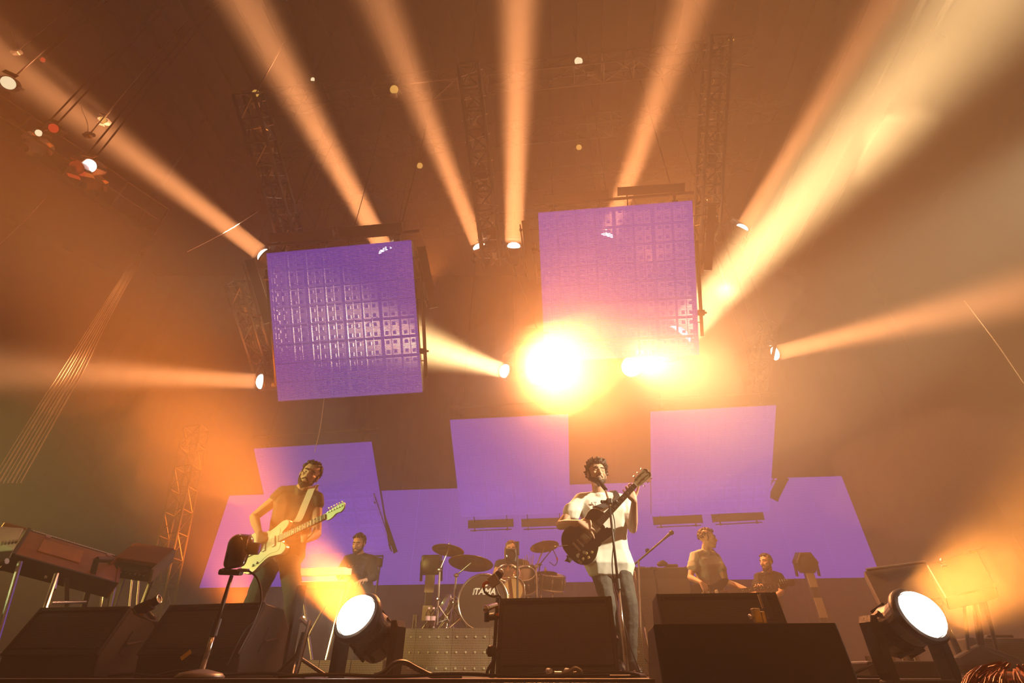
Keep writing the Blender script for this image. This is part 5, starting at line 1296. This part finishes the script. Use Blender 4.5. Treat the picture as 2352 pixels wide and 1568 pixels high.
# ================================================================ AMPLIFIERS behind the singer and bass player
def amp(x0, x1, Y, yt, z0, depth, label, name='amplifier', yb=None):
    a = P(x0, yt, Y); c = P(x1, yt, Y); w = c.x - a.x; zt = a.z; M = Matrix.Translation(((a.x + c.x) / 2, Y, z0)) @ Matrix.Rotation(R(-4), 4, 'Z')
    t = thing(name, label, 'amplifier', M=M, group='amplifiers'); h = zt - z0
    b = MB(M); b.box((0, depth / 2, h / 2), (w, depth, h), bev=.012); b.build('cabinet', AMPC, t)
    G = M @ Matrix.Translation((0, -.008, h * .47)); b = MB(G); b.box((0, 0, 0), (w * .92, .014, h * .82)); b.build('speaker_cloth', AMPG, t, frame=G)
    for s in (-1, 1):
        for z in (.02, h - .02): b = MB(M); b.box((s * (w / 2 - .02), -.004, z), (.045, .03, .045), bev=.008); b.build('corner_guard', DALU, t)
    b = MB(M); b.box((0, .1, h + .012), (w * .3, .03, .02), bev=.006); b.build('carry_handle', BLACK, t)
    return t
amp(1455, 1500, 7.4, 1302, 0, .4, 'tall dark amplifier cabinet directly behind the singer\'s legs')
amp(1502, 1578, 7.4, 1302, 0, .4, 'wide dark amplifier cabinet between the singer and the bass player')
t = thing('effects_case', 'small dark rounded case on top of the wide amplifier', 'case', P(1530, 1296, 7.5))
b = MB(Matrix.Translation(P(1524, 1301, 7.5))); b.hull([((-.06, 0, .03), .03), ((.04, 0, .035), .03), ((0, 0, .06), .03)], 12); b.build('case', BLACK, t); b = MB(Matrix.Translation(P(1544, 1302, 7.5))); b.hull([((-.07, 0, .02), .02), ((.07, 0, .02), .02)], 10); b.build('pouch', BSHIRT, t)
for x, lb in ((1505, 'chrome upright stand in front of the amplifiers, nearer the singer'),):
    a = P(1458, 1310, 6.6); straight_stand(PZ(1500, 6.6, 0), P(1458, 1310, 6.6), 'thin chrome stand leaning behind the singer\'s leg', .008, 'thin_stand', False)

# ================================================================ MICROPHONE / CLAMP CLUSTER beside the centre monitor
t = thing('clamp_microphone', 'silver microphone wrapped in pale tape, clamped to the left corner of the centre monitor', 'microphone', P(1148, 1372, 3.2))
a, c = P(1148, 1317, 3.15), P(1128, 1338, 3.12); d = (a - c).normalized()
b = MB(); b.cyl(c - d * .01, a, .017, .020, seg=16); b.build('barrel', CHROME, t); b = MB(); b.cyl(a - d * .03, a - d * .005, .024, seg=16); b.build('black_collar', BLACK, t)
b = MB(); b.ball(a + d * .008, .021, 14); b.build('silver_head', CHROME, t, smooth=True)
b = MB(); b.box(P(1134, 1333, 3.10), (.055, .03, .06), Matrix.Rotation(R(-35), 3, 'Y'), bev=.004); b.build('pale_tape', mat('pale_tape', (.62, .58, .42), .6), t)
b = MB(); b.tube(spline([P(1124, 1336, 3.1), P(1113, 1340, 3.1), P(1110, 1350, 3.1)], 6), .009); b.build('orange_tape', ORANGE, t)
b = MB(); b.tube(spline([P(1110, 1350, 3.1), P(1116, 1362, 3.1), P(1132, 1370, 3.1), P(1146, 1368, 3.12), P(1150, 1376, 3.15)], 6), .0055); b.build('cable', CABLE, t)
b = MB(); b.tube(spline([P(1137, 1342, 3.12), P(1143, 1360, 3.12), P(1147, 1368, 3.12)], 6), .005); b.build('gooseneck', CHROME, t)
q = P(1143, 1372, 3.1); tub((q.x, q.y, q.z), (q.x - .02, q.y, .0), .010, 'upright', BLACK, t)
t = thing('silver_microphone', 'silver and black microphone clamped halfway down the upright beside the centre monitor', 'microphone', P(1125, 1400, 3.05))
b = MB(); b.cyl(P(1141, 1389, 3.05), P(1120, 1396, 3.0), .012, .016, seg=14); b.ball(P(1117, 1398, 3.0), .02, 12); b.build('silver_body', CHROME, t)
b = MB(); b.cyl(P(1118, 1406, 3.02), P(1118, 1428, 3.02), .014, seg=12); b.cyl(P(1118, 1417, 3.02), P(1141, 1415, 3.08), .018, seg=12); b.build('wing_clamp', BLACK, t)
b = MB(); b.cyl(P(1140, 1386, 3.06), P(1140, 1396, 3.06), .012); b.cyl(P(1141, 1408, 3.06), P(1141, 1414, 3.06), .013); b.build('orange_band', ORANGE, t)
t = thing('side_clamp', 'black clamp and cable hook at the foot of the centre monitor, on its left', 'clamp', PZ(1128, 3.05, 0))
b = MB(); b.box(P(1130, 1495, 3.05), (.05, .04, .05), bev=.01); b.cyl(P(1122, 1490, 3.05), P(1122, 1502, 3.05), .012); b.cyl(P(1136, 1500, 3.05), PZ(1128, 3.05, .0), .012); b.build('clamp_body', BLACK, t)
b = MB(); b.tube(spline([P(1138, 1490, 3.04), P(1134, 1515, 3.04), P(1122, 1535, 3.04), PZ(1118, 3.04, .02)], 6), .008); b.build('hook', BLACK, t)
t = thing('top_clamp', 'brass-coloured clamp with silver bolt standing behind the large front monitor', 'clamp', P(1740, 1415, 2.55))
b = MB(); b.box(P(1738, 1414, 2.55), (.035, .03, .06), bev=.004); b.box(P(1752, 1418, 2.55), (.02, .03, .05), bev=.004); b.build('jaw', mat('brass', (.5, .38, .14), .3, .9), t); b = MB(); b.ball(P(1724, 1416, 2.55), .012, 10); b.cyl(P(1724, 1416, 2.55), P(1738, 1416, 2.55), .006); q = P(1740, 1422, 2.56); b.cyl(q, (q.x, q.y, 0), .01); b.build('bolt', CHROME, t)
t = w4
px_box('perforated_strip', BLACK, t, [P(1745, 1361, 2.88), P(1757, 1361, 2.88), P(1779, 1421, 2.80), P(1766, 1421, 2.80)], .012, .002); px_box('pale_edge', PANELG, t, [P(1740, 1364, 2.88), P(1745, 1364, 2.88), P(1757, 1396, 2.84), P(1751, 1396, 2.84)], .006, 0)

# ================================================================ RIGHT SIDE: desk, stands
t = thing('tilted_desk', 'tilted dark panel desk behind the right floor lamp', 'desk', PZ(2060, 3.6, 0))
px_box('panel', AMPC, t, [P(1984, 1311, 3.8), P(2125, 1291, 3.8), P(2165, 1372, 3.5), P(2024, 1392, 3.5)], .05)
tub(P(1990, 1308, 3.78), P(2124, 1290, 3.78), .010, 'edge_tube', ALU, t)
for x in (2040, 2150): q = P(x, 1380, 3.55); tub(q, (q.x, q.y, 0), .018, 'leg', BLACK, t)
t = thing('tilted_keyboard', 'tilted keyboard case inside the right floor lamp beam', 'keyboard', PZ(2240, 3.4, 0))
px_box('case', mat('brown_case', (.10, .06, .035), .5), t, [P(2128, 1296, 3.6), P(2243, 1262, 3.6), P(2288, 1346, 3.3), P(2172, 1372, 3.3)], .08)
tub(P(2224, 1268, 3.58), P(2262, 1258, 3.6), .010, 'edge_tube', ALU, t)
b = MB(); b.tube(spline([P(2160, 1284, 3.4), P(2168, 1288, 3.4), P(2160, 1292, 3.4), P(2170, 1296, 3.4), P(2163, 1299, 3.4), P(2174, 1298, 3.4)], 5), .006); b.build('coiled_spring', CHROME, t)
for (x0, y0, x1) in ((2213, 1366, 2235), (2232, 1364, 2262), (2256, 1360, 2302), (2240, 1362, 2270)): tub(P(x0, y0, 3.35), PZ(x1 - 10, 3.45, .12), .010, 'leg', BLACK, t)
b = MB(); q = PZ(2268, 3.45, .06); b.hull([(q + Vector((-.16, 0, 0)), .05), (q + Vector((.16, 0, 0)), .05), (q + Vector((0, 0, .07)), .04)], 10); b.build('foot_weight', BLACK, t)
amp(2225, 2420, 3.9, 1464, 0, .4, 'low textured speaker at the right edge of the stage', 'side_speaker')

# ================================================================ CABLES on the stage lip
CB = [([(860, 2.6, .01), (880, 2.6, .02), (905, 2.62, .055), (930, 2.65, .06), (960, 2.7, .035), (1000, 2.75, .008), (1060, 2.8, .008)], .011, 'thick cable arching over the stage lip right of the floor lamp'),
      ([(640, 2.5, .008), (760, 2.52, .014), (900, 2.48, .008), (1050, 2.5, .016), (1200, 2.48, .008), (1400, 2.5, .012)], .007, 'long thin cable running along the stage lip'),
      ([(1180, 2.7, .008), (1260, 2.7, .022), (1330, 2.72, .03), (1400, 2.7, .02), (1470, 2.72, .008)], .006, 'loose cable bundled in front of the centre monitor'),
      ([(1290, 2.6, .008), (1350, 2.62, .02), (1420, 2.6, .024), (1468, 2.6, .010), (1400, 2.66, .008), (1330, 2.66, .012)], .006, 'coiled cable at the foot of the singer\'s stand'),
      ([(360, 2.8, .01), (420, 2.8, .03), (500, 2.8, .014), (600, 2.75, .02), (700, 2.7, .008)], .008, 'dark cable trailing past the round base of the camera stand'),
      ([(1950, 2.5, .01), (1985, 2.5, .035), (2020, 2.52, .055), (2035, 2.5, .03), (2020, 2.48, .008), (1960, 2.46, .008)], .006, 'round loop of cable right of the large front monitor'),
      ([(250, 2.6, .01), (300, 2.6, .016), (360, 2.6, .008), (430, 2.62, .014)], .007, 'short cable at the far-left end of the stage lip')]
for pts, r, lb in CB:
    b = MB(); b.tube(spline([PZ(*p) for p in pts], 8), r); s2 = b.build('stage_cable', CABLE); tag(s2, lb, 'cable', 'cables on the stage lip')
for (x, m_, lb) in ((1258, WHITE, 'white cable plug lying in front of the centre monitor, nearer the drums'), (1300, WHITE, 'white cable plug lying in front of the centre monitor, nearer the singer')):
    p = PZ(x, 2.62, .028); t = thing('cable_plug', lb, 'plug', p, 'white cable plugs'); b = MB(); b.cyl(p, p + Vector((.012, -.035, .0)), .011, .009, seg=12); b.build('plug_body', m_, t); b = MB(); b.cyl(p, p + Vector((-.01, .03, -.006)), .006); b.build('strain_relief', BLACK, t)
p = PZ(1290, 2.5, .016); t = thing('plug_bundle', 'pale taped cable ends lying on the stage lip below the centre monitor', 'cable', p)
b = MB(); b.tube(spline([p, p + Vector((.03, 0, .006)), p + Vector((.06, .01, .02)), p + Vector((.085, .01, .006)), p + Vector((.05, .02, .0))], 6), .009); b.build('loop', PANELG, t); b = MB(); b.cyl(p + Vector((-.03, 0, 0)), p, .010); b.build('plug_end', WHITE, t)
t = thing('foot_switch', 'low dark foot switch box with small knobs behind the loop of cable', 'pedal', PZ(2060, 2.9, 0))
FM = Matrix.Translation(PZ(2062, 2.9, 0)); b = MB(FM); b.box((0, 0, .035), (.34, .16, .07), bev=.01); b.build('case', BLACK, t)
for i in range(5): b = MB(FM); b.cyl((-.13 + i * .06, -.03, .07), (-.13 + i * .06, -.03, .09), .012, seg=10); b.build('switch_cap', CHROME, t)
b = MB(); b.box((0, 2.29, -.03), (30, .02, .035), bev=.004); struct(b.build('trim_stage_edge', mat('stage_edge_strip', (.12, .06, .04), .35, .5)))

# ================================================================ RIGGING HIGH UP
def wire(p0, p1, label, r=.008, m=CABLE, grp='thin hanging wires', name='hanging_wire'):
    b = MB(); b.tube(spline([p0, (Vector(p0) + Vector(p1)) / 2 + Vector((.03, 0, -.05)), p1], 8), r); o = b.build(name, m); return tag(o, label, 'wire', grp)
wire(P(886, 236, 6.2), P(812, 528, 7.1), 'thin wire rising steeply from the top of the upper left screen')
wire(P(1345, 160, 5.9), P(1392, 438, 6.7), 'thin wire rising steeply from the top of the highest screen')
wire(P(430, 578, 8.0), P(592, 486, 8.0), 'pale wire sloping through the beam left of the upper left screen', .010, ALU)
wire(P(0, 560, 7.0), P(128, 430, 7.0), 'faint wire sloping up at the left edge', .008, ALU)
wire(P(2215, 690, 8.0), P(2352, 880, 7.6), 'faint wire sloping down at the right edge', .010, ALU)
wire(P(745, 912, 9.0), P(722, 1040, 9.4), 'thin wire hanging below the upper left screen', .007, ALU)
# glinting cable bundle on the left
t = thing('cable_curtain', 'bundle of glinting steel cables slanting down at the left', 'cable', P(20, 1100, 7.4))
GL = mat('bright_steel_cable', (.9, .8, .65), .22, 1.)
for i in range(8):
    b = MB(); o = i * 9 - 30
    b.tube(spline([P(325 + o * .25, 578, 8.6), P(240 + o * .5, 720, 8.2), P(165 + o * .8, 850, 7.9), P(75 + o, 1000, 7.6), P(10 + o * 1.1, 1110, 7.4)], 10), .008 + .004 * (i % 3)); b.build('steel_cable', GL, t)
# ladder truss low left
a, c = P(452, 985, 8.6), PZ(328, 8.6, .0)
make_truss('upright_truss', frame(a, c - a, (1, 0, 0)), (c - a).length, .30, .018, .36, DALU, 'slim upright ladder truss low at the left behind the organ')
# lamps and boxes under the roof trusses
def roof_lamp(x, y, Y, lit, label, m=BLACK, aim=(0, -1, -.8), r=.12, em=None):
    p = P(x, y, Y); t = thing('roof_lamp', label, 'light', p, 'small lamps under the roof'); H = zframe(p, aim)
    b = MB(H); b.lathe([(0, -.34), (r * .7, -.34), (r, -.2), (r, 0), (r * .92, .0), (r * .9, -.02), (0, -.02)], seg=20); b.build('can', m, t)
    b = MB(H); b.lathe([(r * .88, -.015), (0, -.008)], seg=20); b.build('lens', em or GLOSSB, t)
    b = MB(H); b.box((r * 1.15, 0, -.12), (.02, .05, .3), bev=.004); b.box((-r * 1.15, 0, -.12), (.02, .05, .3), bev=.004); b.box((0, 0, -.27), (r * 2.3, .05, .02), bev=.004); b.build('yoke', BLACK, t)
    b = MB(); b.cyl(p + Vector((0, 0, r)), (p.x, p.y, 14.98), .014); b.build('drop_pipe', DALU, t)
    for s in (-1, 1): b = MB(H); b.box((0, s * r * 1.35, .03), (r * 1.5, .01, r), Matrix.Rotation(R(s * 30), 3, 'X')); b.build('barn_door', m, t)
    return t
CRM = emit('dim_cream_lamp', (1, .8, .45), 1.2); WHL = emit('white_round_lamp', (1, .93, .8), 6); REDL = emit('red_lamp', (1, .06, .02), .6); AMBL = emit('amber_small', (1, .5, .1), .8)
roof_lamp(1329, 140, 6.2, 1, 'roof lamp with pale square face, above the highest screen', em=CRM)
roof_lamp(1356, 156, 6.4, 0, 'dark roof lamp right of the pale square one')
roof_lamp(905, 205, 6.4, 0, 'small dark roof lamp above the upper left screen', em=AMBL)
roof_lamp(718, 182, 6.2, 1, 'tiny cream roof lamp between the two left beams', em=CRM, r=.06)
roof_lamp(1330, 338, 9.0, 0, 'faint lamp deep under the roof between the screens', r=.1, em=AMBL)
roof_lamp(964, 380, 9.0, 0, 'faint lamp pair deep under the roof beside the middle truss', r=.1, em=AMBL)
roof_lamp(2100, 20, 6.5, 0, 'dark roof lamp at the top edge between the right beams', r=.12)
roof_lamp(1680, 88, 6.2, 0, 'dark roof lamp at the head of the right raked truss', r=.10, em=AMBL)
roof_lamp(586, 214, 6.0, 0, 'dark roof lamp at the head of the left raked truss', r=.10, em=AMBL)
# gallery high on the left with lamps and onlookers
gx = P(110, 330, 6.2); t = thing('gallery', 'dim side gallery high on the left with a pipe rail', 'balcony', gx)
GMx = Matrix.Translation(gx) @ Matrix.Rotation(R(60), 4, 'Z')
b = MB(GMx); b.box((0, .9, -.75), (5.0, 2.2, .14), bev=.01); b.build('platform', ROOF, t)
for z in (-.65, -.2, .25): b = MB(GMx); b.cyl((-2.4, -.15, z), (2.4, -.15, z), .022); b.build('rail', DALU, t)
for i in range(6): b = MB(GMx); b.cyl((-2.4 + i * .96, -.15, -.7), (-2.4 + i * .96, -.15, .25), .02); b.build('baluster', DALU, t)
for x in (-2.3, 2.3): q = GMx @ Vector((x, 1.2, -.7)); tub(q, (q.x, q.y, 14.98), .04, 'hanger', DALU, t)
roof_lamp(205, 380, 5.6, 1, 'white round lit lamp with square doors, at the foot of the gallery', em=WHL, r=.13, aim=(.3, -1, -.9), m=mat('pale_metal', (.4, .3, .22), .4))
roof_lamp(18, 190, 5.2, 1, 'cream oval lamp at the upper left edge', em=CRM, r=.14, aim=(.6, -.8, -1), m=ROOF)
roof_lamp(122, 294, 5.6, 1, 'red round lamp on the gallery', em=REDL, r=.10, aim=(.5, -1, -1), m=ROOF)
roof_lamp(88, 305, 5.4, 1, 'small cream lamp next to the red one on the gallery', em=CRM, r=.07, aim=(.5, -1, -1), m=ROOF)
roof_lamp(236, 275, 6.2, 1, 'amber lamp at the end of the gallery nearest the stage', em=AMBL, r=.08, aim=(.5, -1, -1), m=ROOF)
roof_lamp(98, 137, 5.6, 1, 'small red lamp highest above the gallery', em=REDL, r=.06, aim=(.5, -1, -1), m=ROOF)
roof_lamp(176, 385, 5.5, 0, 'dull mauve lamp beside the white round one', em=mat('mauve_lens', (.35, .12, .14), .5), r=.12, aim=(.5, -1, -1), m=mat('mauve_shell', (.35, .12, .14), .6))
for i, (x, y, Y) in enumerate([(38, 120, 5.4), (204, 310, 6.0)]):
    p = P(x, y, Y); t = thing('chain_hoist', ['bright chain hoist with curved cable at the upper left edge', 'bright chain hoist with curved cable inside the far left beam'][i], 'hoist', p, 'chain hoists')
    b = MB(Matrix.Translation(p)); b.box((0, 0, 0), (.16, .10, .12), bev=.02); b.cyl((-.11, 0, 0), (.11, 0, 0), .04, seg=14); b.build('motor', ALU, t)
    b = MB(); b.cyl(p, (p.x, p.y, 14.98), .012); b.build('chain', ALU, t)
    b = MB(Matrix.Translation(p)); b.tube([(.03 * math.cos(q), 0, -.09 + .03 * math.sin(q)) for q in [k * .6 for k in range(10)]], .009); b.build('hook', ALU, t)
    b = MB(); b.tube(spline([P(x - 2, y - 6, Y), P(x - 3, y - 25, Y), P(x - 12, y - 50, Y), P(x - 20, y - 70, Y)], 6), .012); b.build('power_cable', ALU, t)
for i, (x, y, lb) in enumerate([(112, 192, 'onlooker in tan top seated high on the gallery'), (125, 350, 'onlooker in grey wrap seated low on the gallery'), (120, 232, 'onlooker in brown top seated in the middle of the gallery')]):
    c = GMx @ Vector((-1.2 + i * 1.1, .25, 0)); q = lambda a, b_, z: c + (GMx.to_3x3() @ Vector((a, b_, z)))
    Jg = dict(head=q(0, 0, .42), neck=q(0, .03, .28), shL=q(-.18, .05, .2), shR=q(.18, .05, .2), elL=q(-.24, -.03, -.03), wrL=q(-.14, -.16, .02), elR=q(.24, -.03, -.03), wrR=q(.14, -.16, .02),
              hipL=q(-.1, .12, -.25), hipR=q(.1, .12, -.25), knL=q(-.12, -.04, -.25), knR=q(.12, -.04, -.25), anL=q(-.12, .02, -.58), anR=q(.12, .02, -.58))
    fv = GMx.to_3x3() @ Vector((0, -1, 0))
    tp2, Jg, Hg = person(lb, Jg, fv, fv + Vector((0, 0, -.3)), (0, 0, 1), vox=.014, group=None, hands={'L': ((fv + Vector((0, 0, .2))), (0, 0, -1), 1, .5), 'R': ((fv + Vector((0, 0, .2))), (0, 0, -1), -1, .5)})
    tee(tp2, Jg, 1, 1, mat(['tan_cotton', 'pale_grey_cotton', 'brown_cotton'][i], [(.4, .25, .12), (.4, .36, .32), (.25, .12, .06)][i], .9), .5, vox=.014); trousers(tp2, Jg, 1, 1, BSHIRT, vox=.014); hair_part(tp2, Hg, 1, 'short', HAIR, 50 + i); face_bits(tp2, Hg, 1.)

# ================================================================ SMOKE drifting in the beams, some added for glow at the lamps
def smoke(c, rad, dens, seed, label, rot=0):
    from mathutils import noise as nz
    b = MB(); g = bmesh.ops.create_icosphere(b.b, subdivisions=4, radius=1)
    for v in g['verts']:
        k = 1 + .34 * nz.noise(v.co * 1.3 + Vector((seed, 0, 0))) + .16 * nz.noise(v.co * 3.1 + Vector((0, seed, 0)))
        v.co = Matrix.Rotation(R(rot), 3, 'Y') @ Vector((v.co.x * rad[0] * k, v.co.y * rad[1] * k, v.co.z * rad[2] * k)) + Vector(c)
    m = bpy.data.materials.new('smoke'); m.use_nodes = True; n = m.node_tree.nodes; n.remove(n['Principled BSDF'])
    s_ = n.new('ShaderNodeVolumeScatter'); s_.inputs['Color'].default_value = (1, .90, .76, 1); s_.inputs['Density'].default_value = dens; s_.inputs['Anisotropy'].default_value = .15
    m.node_tree.links.new(s_.outputs[0], n['Material Output'].inputs['Volume'])
    o = b.build('smoke', m, kind='stuff'); tag(o, label, 'smoke', 'drifting smoke'); return o
smoke(P(1330, 842, 7.5), (2.8, 1.0, 1.25), .10, 1, 'dense smoke added for the glow round the blinding lamps under the highest screen')  # extra puff that makes the close glow of the lamps
smoke(P(1430, 870, 7.7), (3.6, 1.3, 2.1), .07, 8, 'broad smoke added to brighten the space under and around the highest screen')  # extra puff that brightens the middle and leaves the far haze dim
smoke(P(1250, 850, 7.3), (1.2, .6, .8), .28, 2, 'thick smoke added for the white glare at the largest blinding lamp')  # small extra puff that makes the white core of the glare
smoke(P(560, 1010, 7.2), (2.0, 1.0, 1.2), .11, 3, 'orange smoke hanging left of the upper left screen\'s foot')
smoke(P(150, 860, 6.6), (1.3, .8, .6), .06, 4, 'ragged tan smoke at the left edge behind the slanting cables')
smoke(P(2180, 1080, 5.2), (1.5, .8, .6), .05, 5, 'golden smoke low at the right edge over the tilted keyboard', -12)
smoke(P(1690, 700, 8.4), (1.7, .9, 1.1), .17, 6, 'smoke thickened to brighten the wide beam where it leaves the highest screen', -35)  # density raised to brighten the start of the beam
smoke(P(2060, 330, 7.0), (1.6, .7, .7), .02, 7, 'thin smoke higher up in the wide yellow beam', -50)
smoke(P(762, 1312, 2.78), (.22, .14, .28), .17, 9, 'smoke added to brighten the fan off the floor lamp in front of the keyboards')  # puff added near the lens to make its light fan show
smoke(P(2240, 1318, 1.92), (.34, .16, .22), .045, 10, 'smoke added to brighten the beam off the right floor lamp')  # same added puff for the other floor lamp
